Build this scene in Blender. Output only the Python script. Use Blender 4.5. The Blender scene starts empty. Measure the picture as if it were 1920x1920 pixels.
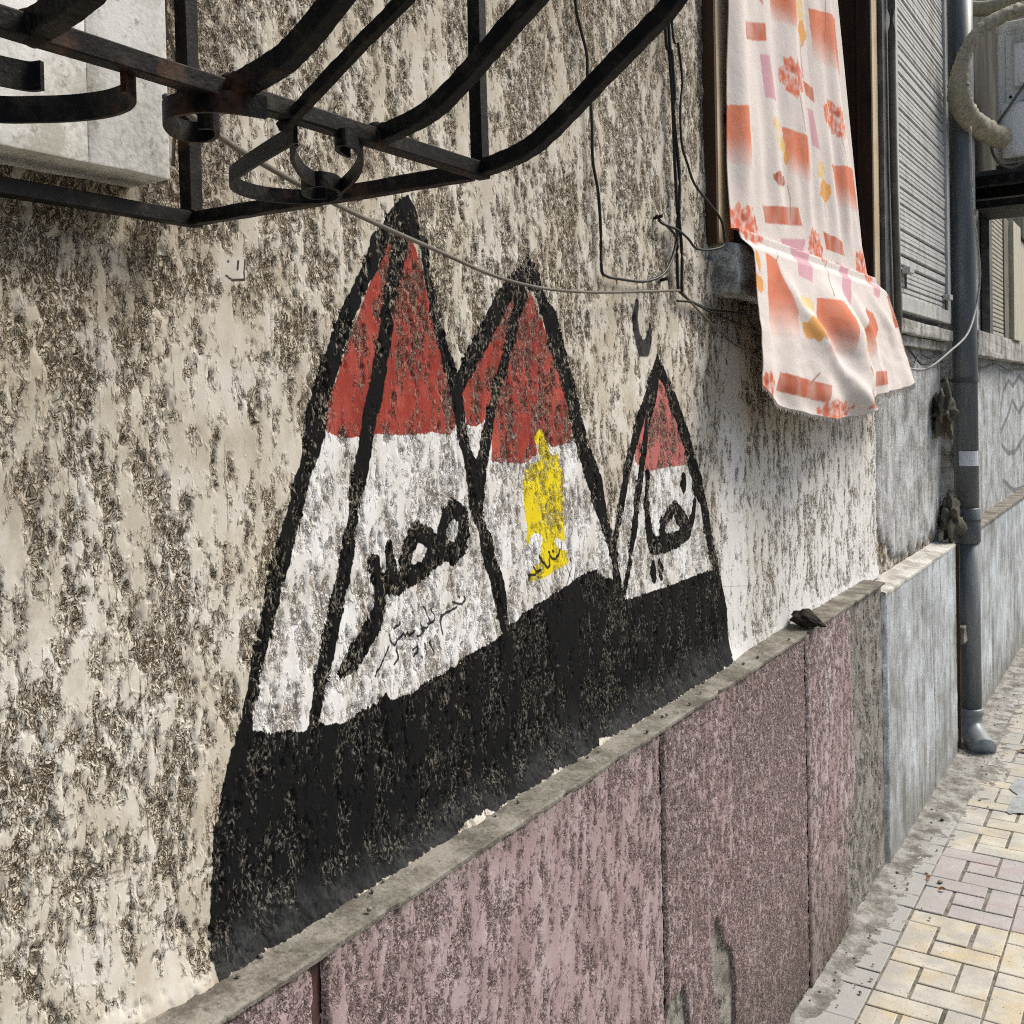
import bpy, bmesh, math, random, json
import numpy as np
from mathutils import Vector

random.seed(7)
SC = bpy.context.scene
COL = SC.collection

# ------------------------------------------------------------------ camera
cam_d = bpy.data.cameras.new('camera')
cam = bpy.data.objects.new('camera', cam_d)
COL.objects.link(cam)
SC.camera = cam
YAW, PITCH, ROLL = math.radians(32.637), math.radians(1.2225), math.radians(-1.2527)
fw = Vector((-math.sin(YAW), math.cos(YAW), 0)); rt = Vector((math.cos(YAW), math.sin(YAW), 0)); up = Vector((0, 0, 1))
fw, up = fw*math.cos(PITCH) - up*math.sin(PITCH), up*math.cos(PITCH) + fw*math.sin(PITCH)
rt, up = rt*math.cos(ROLL) + up*math.sin(ROLL), up*math.cos(ROLL) - rt*math.sin(ROLL)
from mathutils import Matrix
cam.matrix_world = Matrix(((rt.x, up.x, -fw.x, 0.88), (rt.y, up.y, -fw.y, 0.0), (rt.z, up.z, -fw.z, 1.55), (0, 0, 0, 1)))
cam_d.sensor_width = 36.0
cam_d.lens = 36.557
cam_d.shift_y = -0.0841
cam_d.clip_start = 0.01
cam_d.clip_end = 500

# ------------------------------------------------------------------ sky, sun, exposure
SUN_EL, SUN_AZ = math.radians(50), math.radians(40)      # azimuth from +Y towards +X
world = bpy.data.worlds.new('World'); SC.world = world; world.use_nodes = True
wn = world.node_tree.nodes; wl = world.node_tree.links
bg = wn['Background']
sky = wn.new('ShaderNodeTexSky'); sky.sky_type = 'NISHITA'; sky.sun_disc = False
sky.sun_elevation = SUN_EL; sky.sun_rotation = SUN_AZ
sky.air_density = 1.0; sky.dust_density = 4.0; sky.ozone_density = 1.0
wl.new(sky.outputs['Color'], bg.inputs['Color']); bg.inputs['Strength'].default_value = 0.10
sd = bpy.data.lights.new('sun', 'SUN'); sd.energy = 2.8; sd.angle = math.radians(24); sd.color = (1.0, 0.95, 0.87)
sun = bpy.data.objects.new('sun', sd); COL.objects.link(sun)
sv = Vector((math.sin(SUN_AZ)*math.cos(SUN_EL), math.cos(SUN_AZ)*math.cos(SUN_EL), math.sin(SUN_EL)))
sun.rotation_euler = sv.to_track_quat('Z', 'Y').to_euler(); sun.location = (6, 6, 9)
SC.view_settings.view_transform = 'Standard'; SC.view_settings.look = 'None'
SC.view_settings.gamma = 1.0; SC.view_settings.use_curve_mapping = False
SC.view_settings.exposure = 0.44
SC.cycles.use_denoising = False; SC.cycles.filter_width = 1.1
SC.cycles.max_bounces = 4; SC.cycles.diffuse_bounces = 2; SC.cycles.glossy_bounces = 1; SC.cycles.transmission_bounces = 2; SC.cycles.transparent_max_bounces = 4
SC.cycles.use_adaptive_sampling = True; SC.cycles.adaptive_threshold = .025

# ------------------------------------------------------------------ traced outlines of the mural and the cloth print, metres along and up the wall
P = json.loads(''.join([
'{"outline":[[[1.0621,1.7636,0.0162],[1.0481,1.7396,0.0133],[1.0293,1.7156,0.0096],[1.0143,1.6923,0.0114],[0.9971,1.6693,0.0117],[0.9874,1.6472,0.0139],[0.9739,1.6252,0.0134],[0.963,1.6036,0.0143],[0.9529,1.5822,0.014],[0.9415,1.5612,0.0142],[0.9347,1.5403,0.0164],[0.9329,1.5195,0.0159],[0.9257,1.499,0.0139],[0.9153,1.4788,0.0104],[0.9066,1.4588,0.0113],[0.9001,1.4388,0.0113],[0.8929,1.4191,0.0107],[0.9098,1.4692,0.0103],[0.9019,1.4492,0.0112],[0.8947,1.4294,0.0117],[0.8869,1.4099,0.0113],[0.8771,1.3908,0.0117],[0.8695,1.3717,0.0131],[0.8619,1.3527,0.0119],[0.8557,1.3337,0.0105],[0.8476,1.3152,0.01],[0.8436,1.2962,0.0093],[0.8343,1.2783,0.0084],[0.8277,1.2601,0.0081],[0.8231,1.2416,0.0082],[0.8185,1.2232,0.0091],[0.8121,1.2054,0.0084],[0.807,1.1874,0.0102]],[[1.1071,1.7689,0.014],[1.0998,1.7449,0.0131],[1.0924,1.7212,0.0106],[1.0861,1.6978,0.012],[1.0771,1.6743,0.0111],[1.0709,1.6512,0.0112],[1.0647,1.6283,0.0125],[1.056,1.6054,0.0132],[1.0508,1.5828,0.0124],[1.0422,1.5604,0.0142],[1.0336,1.5382,0.0135],[1.0277,1.5161,0.0121],[1.0218,1.4942,0.012],[1.0151,1.4725,0.0126],[1.0093,1.4508,0.0111],[1.0035,1.4294,0.0111],[1.0172,1.4837,0.0114],[1.0105,1.4621,0.0104],[1.0047,1.4406,0.0089],[0.9998,1.4191,0.0081],[0.9949,1.3977,0.0103],[0.9892,1.3766,0.0101],[0.9828,1.3557,0.0106],[0.9757,1.3351,0.0118],[0.9678,1.3148,0.0123],[0.9607,1.2946,0.0108],[0.9522,1.2748,0.0107],[0.946,1.2548,0.0114],[0.9384,1.2352,0.012],[0.9323,1.2155,0.0113],[0.9256,1.1961,0.0097],[0.9181,1.1771,0.0078],[0.9146,1.1634,0.0079]],[[1.1581,1.7748,0.0088],[1.1601,1.7512,0.0067],[1.1667,1.7279,0.0078],[1.1768,1.7046,0.0106],[1.183,1.6808,0.0101],[1.1891,1.6569,0.0091],[1.1985,1.6328,0.0106],[1.21,1.6085,0.0121],[1.2239,1.5839,0.0129],[1.2293,1.559,0.0117],[1.2347,1.5338,0.0118],[1.2403,1.5085,0.0136],[1.249,1.4829,0.0106],[1.258,1.457,0.0134],[1.2694,1.4307,0.019],[1.274,1.4046,0.0175],[1.2745,1.4435,0.0241],[1.2745,1.4178,0.0189],[1.2768,1.3919,0.0154],[1.2859,1.365,0.0099],[1.2988,1.3375,0.016],[1.3082,1.31,0.0152],[1.3214,1.2817,0.0154],[1.331,1.2536,0.015],[1.3384,1.2256,0.0141],[1.347,1.1972,0.0121],[1.3523,1.1745,0.0134]],[[1.3925,1.7378,0.0176],[1.3698,1.7229,0.015],[1.3549,1.7088,0.0173],[1.3426,1.6952,0.0171],[1.3281,1.6815,0.0159],[1.3184,1.6683,0.0161],[1.3055,1.6551,0.0163],[1.2949,1.6421,0.0148],[1.28,1.6291,0.0153],[1.2698,1.6165,0.0162],[1.2564,1.6039,0.0155],[1.2451,1.5915,0.0124],[1.2373,1.5793,0.0123]],[[1.4151,1.7264,0.0141],[1.4096,1.7127,0.0133],[1.4003,1.6989,0.0117],[1.3923,1.6852,0.0126],[1.3827,1.6585,0.0133],[1.367,1.6318,0.0108],[1.354,1.6056,0.0107],[1.3389,1.5797,0.0105],[1.3262,1.5541,0.0086],[1.3138,1.5289,0.0107],[1.3049,1.5039,0.0119],[1.296,1.4791,0.0125],[1.2851,1.4546,0.0151],[1.2802,1.4425,0.0176],[1.2775,1.4302,0.0181],[1.2743,1.4055,0.0181]],[[1.4656,1.7303,0.0115],[1.4797,1.7177,0.014],[1.4887,1.7045,0.0163],[1.4991,1.6913,0.0221],[1.5118,1.6642,0.0232],[1.5259,1.6366,0.0214],[1.5446,1.6088,0.0197],[1.5578,1.5805,0.0206],[1.5727,1.5517,0.0201],[1.5832,1.5226,0.0182],[1.594,1.4932,0.0206],[1.6079,1.4633,0.0197],[1.6284,1.4327,0.0241],[1.649,1.4014,0.0238],[1.6587,1.3705,0.0206],[1.675,1.3387,0.0159],[1.6933,1.3062,0.0138],[1.7068,1.2738,0.0078],[1.7153,1.2838,0.0105],[1.7219,1.254,0.0116],[1.7238,1.2247,0.0144],[1.7353,1.1938,0.0138],[1.7442,1.1748,0.0163]],[[1.9001,1.5817,0.0192],[1.8856,1.5651,0.0177],[1.8715,1.5487,0.0172],[1.8516,1.5326,0.0124],[1.8397,1.5166,0.0142],[1.8179,1.4849,0.0126],[1.7965,1.4538,0.0112],[1.7772,1.4231,0.0116],[1.7635,1.3925,0.0104],[1.75,1.3622,0.012],[1.74,1.3319,0.0104],[1.7267,1.3023,0.0087],[1.7152,1.2727,0.0093],[1.7219,1.254,0.0111]],[[1.9097,1.5817,0.0147],[1.8925,1.5485,0.0143],[1.8736,1.5158,0.0128],[1.8607,1.4834,0.0099],[1.8498,1.4511,0.0115],[1.8371,1.4193,0.0114],[1.8276,1.3876,0.0122],[1.8176,1.3561,0.0097],[1.8071,1.3249,0.0081],[1.8002,1.2936,0.0096],[1.8273,1.3906,0.0124],[1.8174,1.3613,0.0106],[1.8075,1.3321,0.0091],[1.7994,1.3031,0.009],[1.7897,1.2744,0.0074],[1.7818,1.2456,0.',
'0073],[1.7705,1.2176,0.0071],[1.7594,1.1898,0.007]],[[1.9683,1.5819,0.015],[1.9961,1.5475,0.0181],[2.0266,1.5122,0.0173],[2.0535,1.4762,0.0201],[2.0786,1.4396,0.018],[2.0975,1.4027,0.0206],[2.1191,1.365,0.0272],[2.1476,1.326,0.0154],[2.1627,1.2877,0.0187],[2.1779,1.2489,0.0167],[2.1958,1.2094,0.0182],[2.1982,1.2225,0.0087],[2.2129,1.1855,0.0168],[2.2141,1.1607,0.0195]]],"apex":[[[1.1244,1.8382],[1.1009,1.8246],[1.084,1.8106],[1.0671,1.7867],[1.0472,1.7652],[1.052,1.7557],[1.0877,1.7666],[1.0918,1.7774],[1.1252,1.7803],[1.1343,1.7721],[1.1634,1.7707],[1.1519,1.7979],[1.1458,1.8195],[1.1328,1.8306]],[[1.4372,1.792],[1.4233,1.7764],[1.4078,1.7655],[1.3777,1.7496],[1.3532,1.7332],[1.3624,1.7275],[1.4064,1.731],[1.427,1.7407],[1.447,1.7289],[1.4815,1.7329],[1.4744,1.7556],[1.4633,1.7696],[1.4491,1.7804]],[[1.9248,1.6478],[1.9097,1.6284],[1.8973,1.6148],[1.8811,1.5981],[1.8703,1.5799],[1.9235,1.5818],[1.9361,1.5953],[1.9476,1.5802],[1.9874,1.5837],[1.9651,1.6058],[1.9417,1.6291]]],"base":[[0.8185,1.189],[0.7956,1.1906],[0.7876,1.1738],[0.7975,1.198],[0.7892,1.1806],[0.7836,1.1684],[0.7779,1.1505],[0.7735,1.1324],[0.7688,1.1066],[0.7599,1.1001],[0.7567,1.0799],[0.7572,1.0604],[0.7541,1.0422],[0.7506,1.0128],[0.7473,0.9872],[0.7442,0.9693],[0.7423,0.9509],[0.7431,0.939],[0.7498,0.9203],[0.7554,0.9272],[0.7773,0.9224],[0.7904,0.9281],[0.8088,0.9274],[0.8385,0.9216],[0.8584,0.925],[0.8875,0.9224],[0.9179,0.9218],[0.918,0.9228],[1.0052,0.9225],[1.0826,0.9199],[1.219,0.9214],[1.3038,0.9238],[1.3742,0.9234],[1.3971,0.9294],[1.4872,0.927],[1.5859,0.9276],[1.6868,0.9234],[1.8148,0.9307],[1.8662,0.9244],[2.0003,0.9185],[2.1276,0.9272],[2.1734,0.9406],[2.2678,0.9296],[2.2839,0.9586],[2.2816,1.0133],[2.2744,1.0689],[2.248,1.1271],[2.2354,1.1646],[2.175,1.1699],[2.0867,1.1712],[1.9564,1.1701],[1.8887,1.1716],[1.8246,1.173],[1.7637,1.1744],[1.7329,1.2146],[1.6712,1.2327],[1.642,1.2512],[1.6301,1.2501],[1.5842,1.2473],[1.5507,1.2404],[1.5025,1.2322],[1.4715,1.227],[1.4317,1.2211],[1.3934,1.2154],[1.3745,1.2065],[1.3563,1.2051],[1.3292,1.1934],[1.3118,1.1898],[1.2493,1.1841],[1.2291,1.177],[1.1885,1.1691],[1.136,1.1668],[1.1088,1.1592],[1.061,1.1618],[1.0509,1.1758],[1.0364,1.1635],[0.9957,1.1607],[0.9792,1.1542],[0.9447,1.1614],[0.9266,1.1664],[0.9175,1.1626],[0.9029,1.1646],[0.8745,1.1725],[0.8472,1.1781]],"red":[[[1.0881,1.7758],[1.1288,1.7761],[1.154,1.7315],[1.1752,1.6659],[1.1974,1.6083],[1.2164,1.5591],[1.2214,1.5242],[1.2102,1.5096],[1.1654,1.516],[1.1224,1.5127],[1.0429,1.5167],[1.0091,1.5146],[0.9767,1.5136],[0.9537,1.5251],[0.9594,1.5547],[0.9832,1.604],[1.0145,1.6573],[1.0507,1.722]],[[1.4266,1.7326],[1.4517,1.7157],[1.4764,1.6736],[1.5228,1.6028],[1.5546,1.5461],[1.5636,1.4828],[1.5009,1.4793],[1.4875,1.4861],[1.4642,1.5076],[1.4396,1.4854],[1.4468,1.4688],[1.4154,1.457],[1.366,1.4604],[1.3169,1.4653],[1.3207,1.5033],[1.3036,1.5317],[1.2765,1.5198],[1.255,1.5229],[1.2376,1.5647],[1.2361,1.5793],[1.2946,1.6421],[1.3764,1.7156]],[[1.9361,1.5953],[1.9631,1.5615],[2.0109,1.5022],[2.0607,1.4441],[2.0665,1.4153],[1.9565,1.4151],[1.8537,1.4133],[1.8102,1.4371],[1.8147,1.4561],[1.8425,1.5003],[1.9072,1.5717]]],"white":[[[0.9535,1.5209],[0.9766,1.5126],[1.0091,1.5146],[1.0429,1.5167],[1.1224,1.5127],[1.1654,1.516],[1.2145,1.5107],[1.2272,1.509],[1.2464,1.4451],[1.266,1.3797],[1.2911,1.3229],[1.325,1.2281],[1.3378,1.1829],[1.2449,1.1867],[1.1359,1.1645],[1.0647,1.1632],[0.9791,1.1521],[0.9028,1.1625],[0.821,1.1854],[0.8063,1.2069],[0.8315,1.2593],[0.8549,1.3139],[0.8881,1.3894],[0.9198,1.4643]],[[1.2418,1.5647],[1.2569,1.518],[1.2989,1.5267],[1.3191,1.4652],[1.4154,1.457],[1.4468,1.4688],[1.5636,1.4814],[1.5751,1.4766],[1.6152,1.4247],[1.6626,1.3551],[1.7048,1.2679],[1.7186,1.2545],[1.7236,1.2219],[1.6711,1.2313],[1.5841,1.246],[1.4714,1.2244],[1.3933,1.2129],[1.3562,1.2027],[1.3392,1.2229],[1.3091,1.3353],[1.2776,1.3859],[1.2521,1.4574],[1.2273,1.5267]],[[1.8102,1.4371],[1.8537,1.4133],[1.9565,1.4151],[2.0638,1.4155],[2.1028,1.3734],[2.1468,1.3',
'114],[2.1906,1.21],[2.2212,1.1649],[2.0866,1.1695],[1.8886,1.1685],[1.7638,1.1773],[1.7239,1.2305],[1.723,1.2828]]],"yellow":[[[1.4582,1.5081],[1.4778,1.4997],[1.4846,1.4814],[1.489,1.4656],[1.5016,1.4598],[1.5149,1.4669],[1.518,1.4536],[1.5295,1.4397],[1.5355,1.4181],[1.5368,1.3968],[1.5342,1.3599],[1.5317,1.3257],[1.5348,1.312],[1.5063,1.3234],[1.4982,1.3166],[1.5132,1.3015],[1.5369,1.2984],[1.5459,1.2812],[1.5413,1.2739],[1.4988,1.2681],[1.4529,1.2608],[1.4189,1.2623],[1.4121,1.2697],[1.4245,1.2804],[1.4492,1.2895],[1.4549,1.3092],[1.4606,1.3264],[1.456,1.3346],[1.4366,1.3394],[1.4219,1.3336],[1.4117,1.3173],[1.4099,1.3325],[1.4139,1.3496],[1.4069,1.3728],[1.4046,1.3979],[1.4065,1.4227],[1.4168,1.4419],[1.4339,1.4521],[1.451,1.4524],[1.4612,1.462],[1.4546,1.4802],[1.4426,1.487],[1.443,1.4959]]],"word_big":[[[1.2144,1.4017,0.0128],[1.1973,1.3923,0.0126],[1.1861,1.3714,0.0118],[1.1913,1.3461,0.0132],[1.2118,1.3335,0.0144],[1.2337,1.3457,0.0146],[1.241,1.365,0.0137],[1.2354,1.3884,0.013],[1.2144,1.4017,0.0121]],[[1.1952,1.3407,0.0126],[1.1625,1.3378,0.0168],[1.146,1.3232,0.012],[1.1073,1.3171,0.014],[1.0812,1.3119,0.0142]],[[1.1585,1.3383,0.0122],[1.171,1.3512,0.0139],[1.1517,1.3681,0.0127],[1.1268,1.3782,0.0133],[1.1109,1.3612,0.0117],[1.1025,1.3389,0.011],[1.1037,1.32,0.0131]],[[1.066,1.3669,0.0061],[1.0682,1.3506,0.0101],[1.0743,1.3222,0.0119]],[[1.0365,1.3482,0.0093],[1.041,1.3295,0.0109],[1.049,1.3102,0.0132],[1.0465,1.2903,0.0127],[1.037,1.2694,0.0136],[1.0193,1.2527,0.0134],[0.9986,1.2371,0.0145],[0.9819,1.2255,0.013],[0.9736,1.2187,0.0077]],[[1.046,1.3243,0.0124],[1.0633,1.3136,0.0117],[1.0848,1.3113,0.0128]]],"word_small":[[[1.8645,1.4062,0.0085],[1.8609,1.3574,0.0094],[1.8623,1.3082,0.0113],[1.8717,1.2794,0.0142],[1.8963,1.2593,0.0164]],[[1.8963,1.2593,0.0164],[1.945,1.2578,0.0169],[2.0078,1.2597,0.0165],[2.0617,1.2731,0.016],[2.0884,1.3003,0.0098],[2.1008,1.3293,0.0076]],[[1.932,1.3069,0.0069],[1.9297,1.2882,0.0098],[1.9377,1.2651,0.0138]],[[1.9408,1.2996,0.0099],[1.9709,1.3188,0.0126],[1.9911,1.3313,0.0092]],[[1.9911,1.3297,0.0112],[2.0181,1.3075,0.0177],[2.0498,1.2844,0.017]],[[2.0412,1.3858,0.0095],[2.0407,1.3743,0.0116],[2.0402,1.3645,0.0095]],[[1.8873,1.2216,0.0086],[1.8868,1.2092,0.0115],[1.8884,1.1966,0.0086]],[[1.9192,1.2218,0.0068],[1.923,1.207,0.0103],[1.9254,1.194,0.0073]]],"greymark":[[[1.8323,1.7395,0.0049],[1.8236,1.71,0.0068],[1.8296,1.6781,0.0088],[1.8493,1.653,0.0129],[1.872,1.6538,0.0131],[1.8901,1.6808,0.0082],[1.8932,1.6975,0.0041]]],"pen_text":[[[1.2351,1.2698,0.0015],[1.237,1.2644,0.0015],[1.2281,1.2596,0.0015],[1.2133,1.2635,0.0014],[1.207,1.267,0.0014]],[[1.2213,1.2721,0.0014],[1.2238,1.2702,0.0014]],[[1.2152,1.2576,0.0014],[1.196,1.2541,0.0014],[1.1794,1.2522,0.0014],[1.1758,1.2431,0.0014],[1.1766,1.2344,0.0014],[1.1804,1.225,0.0014]],[[1.1401,1.2714,0.0013],[1.1474,1.2581,0.0014],[1.1541,1.246,0.0014],[1.1428,1.2409,0.0013],[1.137,1.2433,0.0013]],[[1.1596,1.2655,0.0014],[1.164,1.2526,0.0014],[1.1589,1.2463,0.0014],[1.147,1.2461,0.0014]],[[1.1314,1.2491,0.0013],[1.1376,1.2384,0.0013],[1.1308,1.2337,0.0013],[1.1231,1.2341,0.0013]],[[1.1177,1.2423,0.0013],[1.1118,1.2364,0.0013],[1.1044,1.2425,0.0013],[1.1005,1.2375,0.0013],[1.0933,1.2447,0.0013],[1.0894,1.2385,0.0013],[1.0765,1.2365,0.0013]],[[1.0754,1.2541,0.0013],[1.0883,1.2578,0.0013]],[[1.0626,1.2485,0.0013],[1.064,1.2391,0.0013],[1.0727,1.2315,0.0013],[1.0802,1.2381,0.0013],[1.078,1.227,0.0013],[1.0792,1.2128,0.0013],[1.0699,1.2068,0.0013]],[[1.0602,1.233,0.0012],[1.0526,1.2209,0.0012],[1.0417,1.2097,0.0012],[1.0309,1.1998,0.0012]],[[1.152,1.2222,0.0014],[1.1611,1.2002,0.0014]],[[1.1374,1.2216,0.0013],[1.1453,1.2032,0.0014]],[[1.1297,1.2046,0.0013],[1.1312,1.2024,0.0013]],[[1.1129,1.2172,0.0013],[1.1226,1.2199,0.0013],[1.1241,1.2101,0.0013],[1.1163,1.2071,0.0013]]],"pen_sig":[[[1.5159,1.3025,0.002],[1.5102,1.2927,0.002],[1.4996,1.2876,0.002],[1.4894,1.2903,0.002],[1.482,1.2965,0.002]],[[1.4792,1.2905,0.002],[1.4813,1.2798,0.002],[1.4736,1',
'.277,0.002],[1.4615,1.2878,0.0019],[1.4496,1.2997,0.0019]],[[1.4511,1.2765,0.0019],[1.4338,1.2714,0.0019],[1.4194,1.2736,0.0019],[1.4166,1.264,0.0019]],[[1.4319,1.2844,0.0019],[1.4411,1.2728,0.0019],[1.4536,1.2761,0.0019]],[[1.4787,1.3029,0.002],[1.4817,1.301,0.002]],[[1.491,1.3032,0.002],[1.494,1.3012,0.002]],[[1.5323,1.315,0.0009],[1.5527,1.2883,0.0009],[1.5556,1.2665,0.0009],[1.5429,1.2496,0.0009],[1.5354,1.2374,0.0009]],[[1.4166,1.3204,0.0008],[1.4294,1.3074,0.0009],[1.4346,1.2916,0.0009]],[[1.5334,1.2776,0.0009],[1.551,1.2483,0.0009]],[[1.448,1.2616,0.0009],[1.4619,1.2363,0.0009]],[[1.4165,1.2615,0.0008],[1.4138,1.2544,0.0008]],[[1.5215,1.311,0.0009],[1.5231,1.287,0.0009]],[[0.8261,1.7176,0.0011],[0.8248,1.6953,0.0011],[0.8063,1.6933,0.0011],[0.7978,1.6976,0.0011]],[[0.8159,1.7156,0.0011],[0.8143,1.7058,0.0011]],[[0.8008,1.714,0.0011],[0.8018,1.7132,0.0011]],[[0.8337,1.5357,0.0011],[0.8416,1.5353,0.0011]]],"note_patch":[[[0.7865,1.7219],[0.8023,1.7198],[0.8261,1.7185],[0.8278,1.6936],[0.8135,1.6848],[0.7912,1.6839],[0.787,1.7032]]],"graffiti":[[[6.7255,1.3248,0.0143],[6.6998,1.4565,0.0142],[6.8194,1.5608,0.0146],[7.0573,1.6262,0.0155],[7.2597,1.5939,0.0162],[7.572,1.6591,0.0175],[7.9485,1.608,0.019]],[[6.7255,1.3248,0.0143],[7.0396,1.4182,0.0154],[7.21,1.5042,0.0161],[7.5506,1.4195,0.0174],[7.9896,1.5097,0.0192]],[[6.6904,1.3417,0.0142],[6.7337,1.2456,0.0143],[7.0191,1.1781,0.0154],[7.3512,1.1722,0.0166],[7.8677,1.2677,0.0187]],[[6.713,1.1731,0.0142],[6.6983,0.9956,0.0142]],[[6.7753,1.0319,0.0145],[7.2442,0.9297,0.0162],[7.8834,0.9014,0.0187]]],"c_grad":[[[2.539,2.558],[2.718,2.606],[2.736,2.515],[2.549,2.491]],[[2.851,2.608],[3.126,2.664],[3.176,2.51],[2.885,2.48]],[[2.215,2.202],[2.334,2.224],[2.363,2.077],[2.222,2.08]],[[2.612,2.238],[2.824,2.249],[2.859,2.13],[2.65,2.128]],[[3.024,2.216],[3.304,2.255],[3.361,2.129],[3.115,2.11]],[[2.356,1.887],[2.427,1.878],[2.508,1.755],[2.501,1.694],[2.302,1.69],[2.317,1.788]],[[2.701,1.807],[2.858,1.806],[2.807,1.659],[2.62,1.659]],[[3.216,1.813],[3.309,1.805],[3.353,1.758],[3.268,1.704],[3.131,1.663],[3.029,1.675]]],"c_brown":[[[2.324,2.418],[2.495,2.464],[2.499,2.421],[2.33,2.378]],[[2.443,2.013],[2.72,2.049],[2.756,2.005],[2.464,1.973]],[[2.805,2.404],[2.89,2.403],[2.904,2.365],[2.83,2.37]],[[2.954,2.016],[3.158,2.011],[3.175,1.97],[2.978,1.969]],[[2.452,2.513],[2.485,2.523],[2.484,2.502]],[[2.359,1.61],[2.641,1.578],[2.607,1.535],[2.311,1.569]],[[2.139,1.645],[2.189,1.644],[2.162,1.601],[2.118,1.603]],[[3.143,1.621],[3.383,1.627],[3.362,1.585],[3.09,1.576]],[[2.863,1.557],[3.013,1.554],[2.953,1.524],[2.819,1.516]],[[2.888,1.635],[2.962,1.606],[2.948,1.6],[2.889,1.622]],[[3.539,1.878],[3.577,1.878],[3.626,1.777],[3.567,1.768]]],"c_pink":[[[2.458,2.379],[2.513,2.39],[2.57,2.291],[2.486,2.282]],[[2.842,2.339],[2.886,2.339],[2.937,2.242],[2.881,2.243]],[[2.791,2.436],[2.802,2.439],[2.817,2.409],[2.801,2.41]],[[2.576,1.95],[2.786,1.973],[2.693,1.846],[2.585,1.854],[2.604,1.902]],[[3.068,1.941],[3.154,1.939],[3.026,1.806],[2.932,1.812]],[[3.389,1.907],[3.496,1.905],[3.415,1.857],[3.351,1.864]],[[2.34,1.528],[2.404,1.523],[2.392,1.515],[2.347,1.518]]],"c_flower":[[2.677,2.379,0.076,0.044],[3.091,2.359,0.121,0.044],[2.309,1.95,0.095,0.043],[2.875,1.967,0.072,0.044],[3.373,1.958,0.072,0.051],[2.234,1.573,0.051,0.035],[2.666,1.517,0.099,0.025],[2.928,1.529,0.058,0.024]],"c_yellow":[[2.563,2.232,0.037,0.02],[2.589,2.193,0.043,0.025],[2.786,2.586,0.039,0.029],[2.946,2.184,0.035,0.025],[2.58,1.787,0.039,0.021],[2.632,1.781,0.029,0.023],[2.932,1.742,0.042,0.026],[3.025,1.742,0.065,0.032]],"c_orange":[[2.637,2.166,0.013,0.02],[2.804,2.529,0.032,0.033],[2.978,2.132,0.044,0.03],[2.573,1.719,0.05,0.029],[2.958,1.683,0.074,0.035],[2.273,1.809,0.023,0.021],[2.289,1.863,0.015,0.025]],"c_bud":[[2.577,2.099,0.051,0.02]],"c_stem":[[[2.713,2.347],[2.74,2.297],[2.761,2.255]],[[3.108,2.324],[3.172,2.266],[3.236,2.165]],[[2.648,2.093],[2.664,2.062],[2.666,2.014]],[[2.789,2.492],[2.794,2.437]],[[2.981,2.67',
'],[2.983,2.551]],[[2.768,2.238],[2.776,2.176]],[[2.968,2.098],[2.992,2.061]],[[2.915,1.927],[2.787,1.816]],[[2.575,1.609],[2.522,1.582]],[[2.458,1.899],[2.424,1.873]]]}']))
# ------------------------------------------------------------------ numpy noise and distance fields
def _h(ix, iy, seed):
    h = (ix.astype(np.int64)*374761393 + iy.astype(np.int64)*668265263 + seed*1442695041) & 0xffffffff
    h = ((h ^ (h >> 13))*1274126177) & 0xffffffff
    h = h ^ (h >> 16)
    return (h & 0xffff)/65536.0*2*math.pi
def perlin(x, y, seed=0):
    ix = np.floor(x); iy = np.floor(y); fx = x-ix; fy = y-iy
    u = fx*fx*fx*(fx*(fx*6-15)+10); v = fy*fy*fy*(fy*(fy*6-15)+10)
    def g(dx, dy):
        a = _h(ix+dx, iy+dy, seed)
        return np.cos(a)*(fx-dx)+np.sin(a)*(fy-dy)
    a = g(0, 0); b = g(1, 0); c = g(0, 1); d = g(1, 1)
    return (a+(b-a)*u)+((c+(d-c)*u)-(a+(b-a)*u))*v
def fbm(x, y, seed=0, o=4, gain=.5):
    s = 0; a = 1.0
    for k in range(o):
        s = s+a*perlin(x*2**k, y*2**k, seed+k*17); a *= gain
    return s
def sst(a, b, x):
    t = np.clip((x-a)/(b-a), 0, 1); return t*t*(3-2*t)
def stroke_sdf(y, z, pts):
    d = np.full(y.shape, 9.0)
    if len(pts) == 1: pts = pts*2
    for (ay, az, ar), (by, bz, br) in zip(pts[:-1], pts[1:]):
        vy, vz = by-ay, bz-az; L = vy*vy+vz*vz+1e-12
        t = np.clip(((y-ay)*vy+(z-az)*vz)/L, 0, 1)
        d = np.minimum(d, np.hypot(y-ay-t*vy, z-az-t*vz)-(ar+(br-ar)*t))
    return d
def poly_sdf(y, z, pts):
    d = np.full(y.shape, 9.0); ins = np.zeros(y.shape, bool); n = len(pts)
    for i in range(n):
        ay, az = pts[i]; by, bz = pts[(i+1) % n]
        vy, vz = by-ay, bz-az; L = vy*vy+vz*vz+1e-12
        t = np.clip(((y-ay)*vy+(z-az)*vz)/L, 0, 1)
        d = np.minimum(d, np.hypot(y-ay-t*vy, z-az-t*vz))
        if abs(bz-az) > 1e-9:
            c = ((az > z) != (bz > z)) & (y < (by-ay)*(z-az)/(bz-az)+ay); ins ^= c
    return np.where(ins, -d, d)
def local(fn, y, z, items, pad=.06):
    """min of fn over items, each evaluated only near its own bounds"""
    out = np.full(y.shape, 9.0)
    for it in items:
        a = np.array(it); r = a[:, 2].max() if a.shape[1] > 2 else 0
        m = (y > a[:, 0].min()-r-pad) & (y < a[:, 0].max()+r+pad) & (z > a[:, 1].min()-r-pad) & (z < a[:, 1].max()+r+pad)
        if m.any():
            out[m] = np.minimum(out[m], fn(y[m], z[m], it))
    return out

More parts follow.
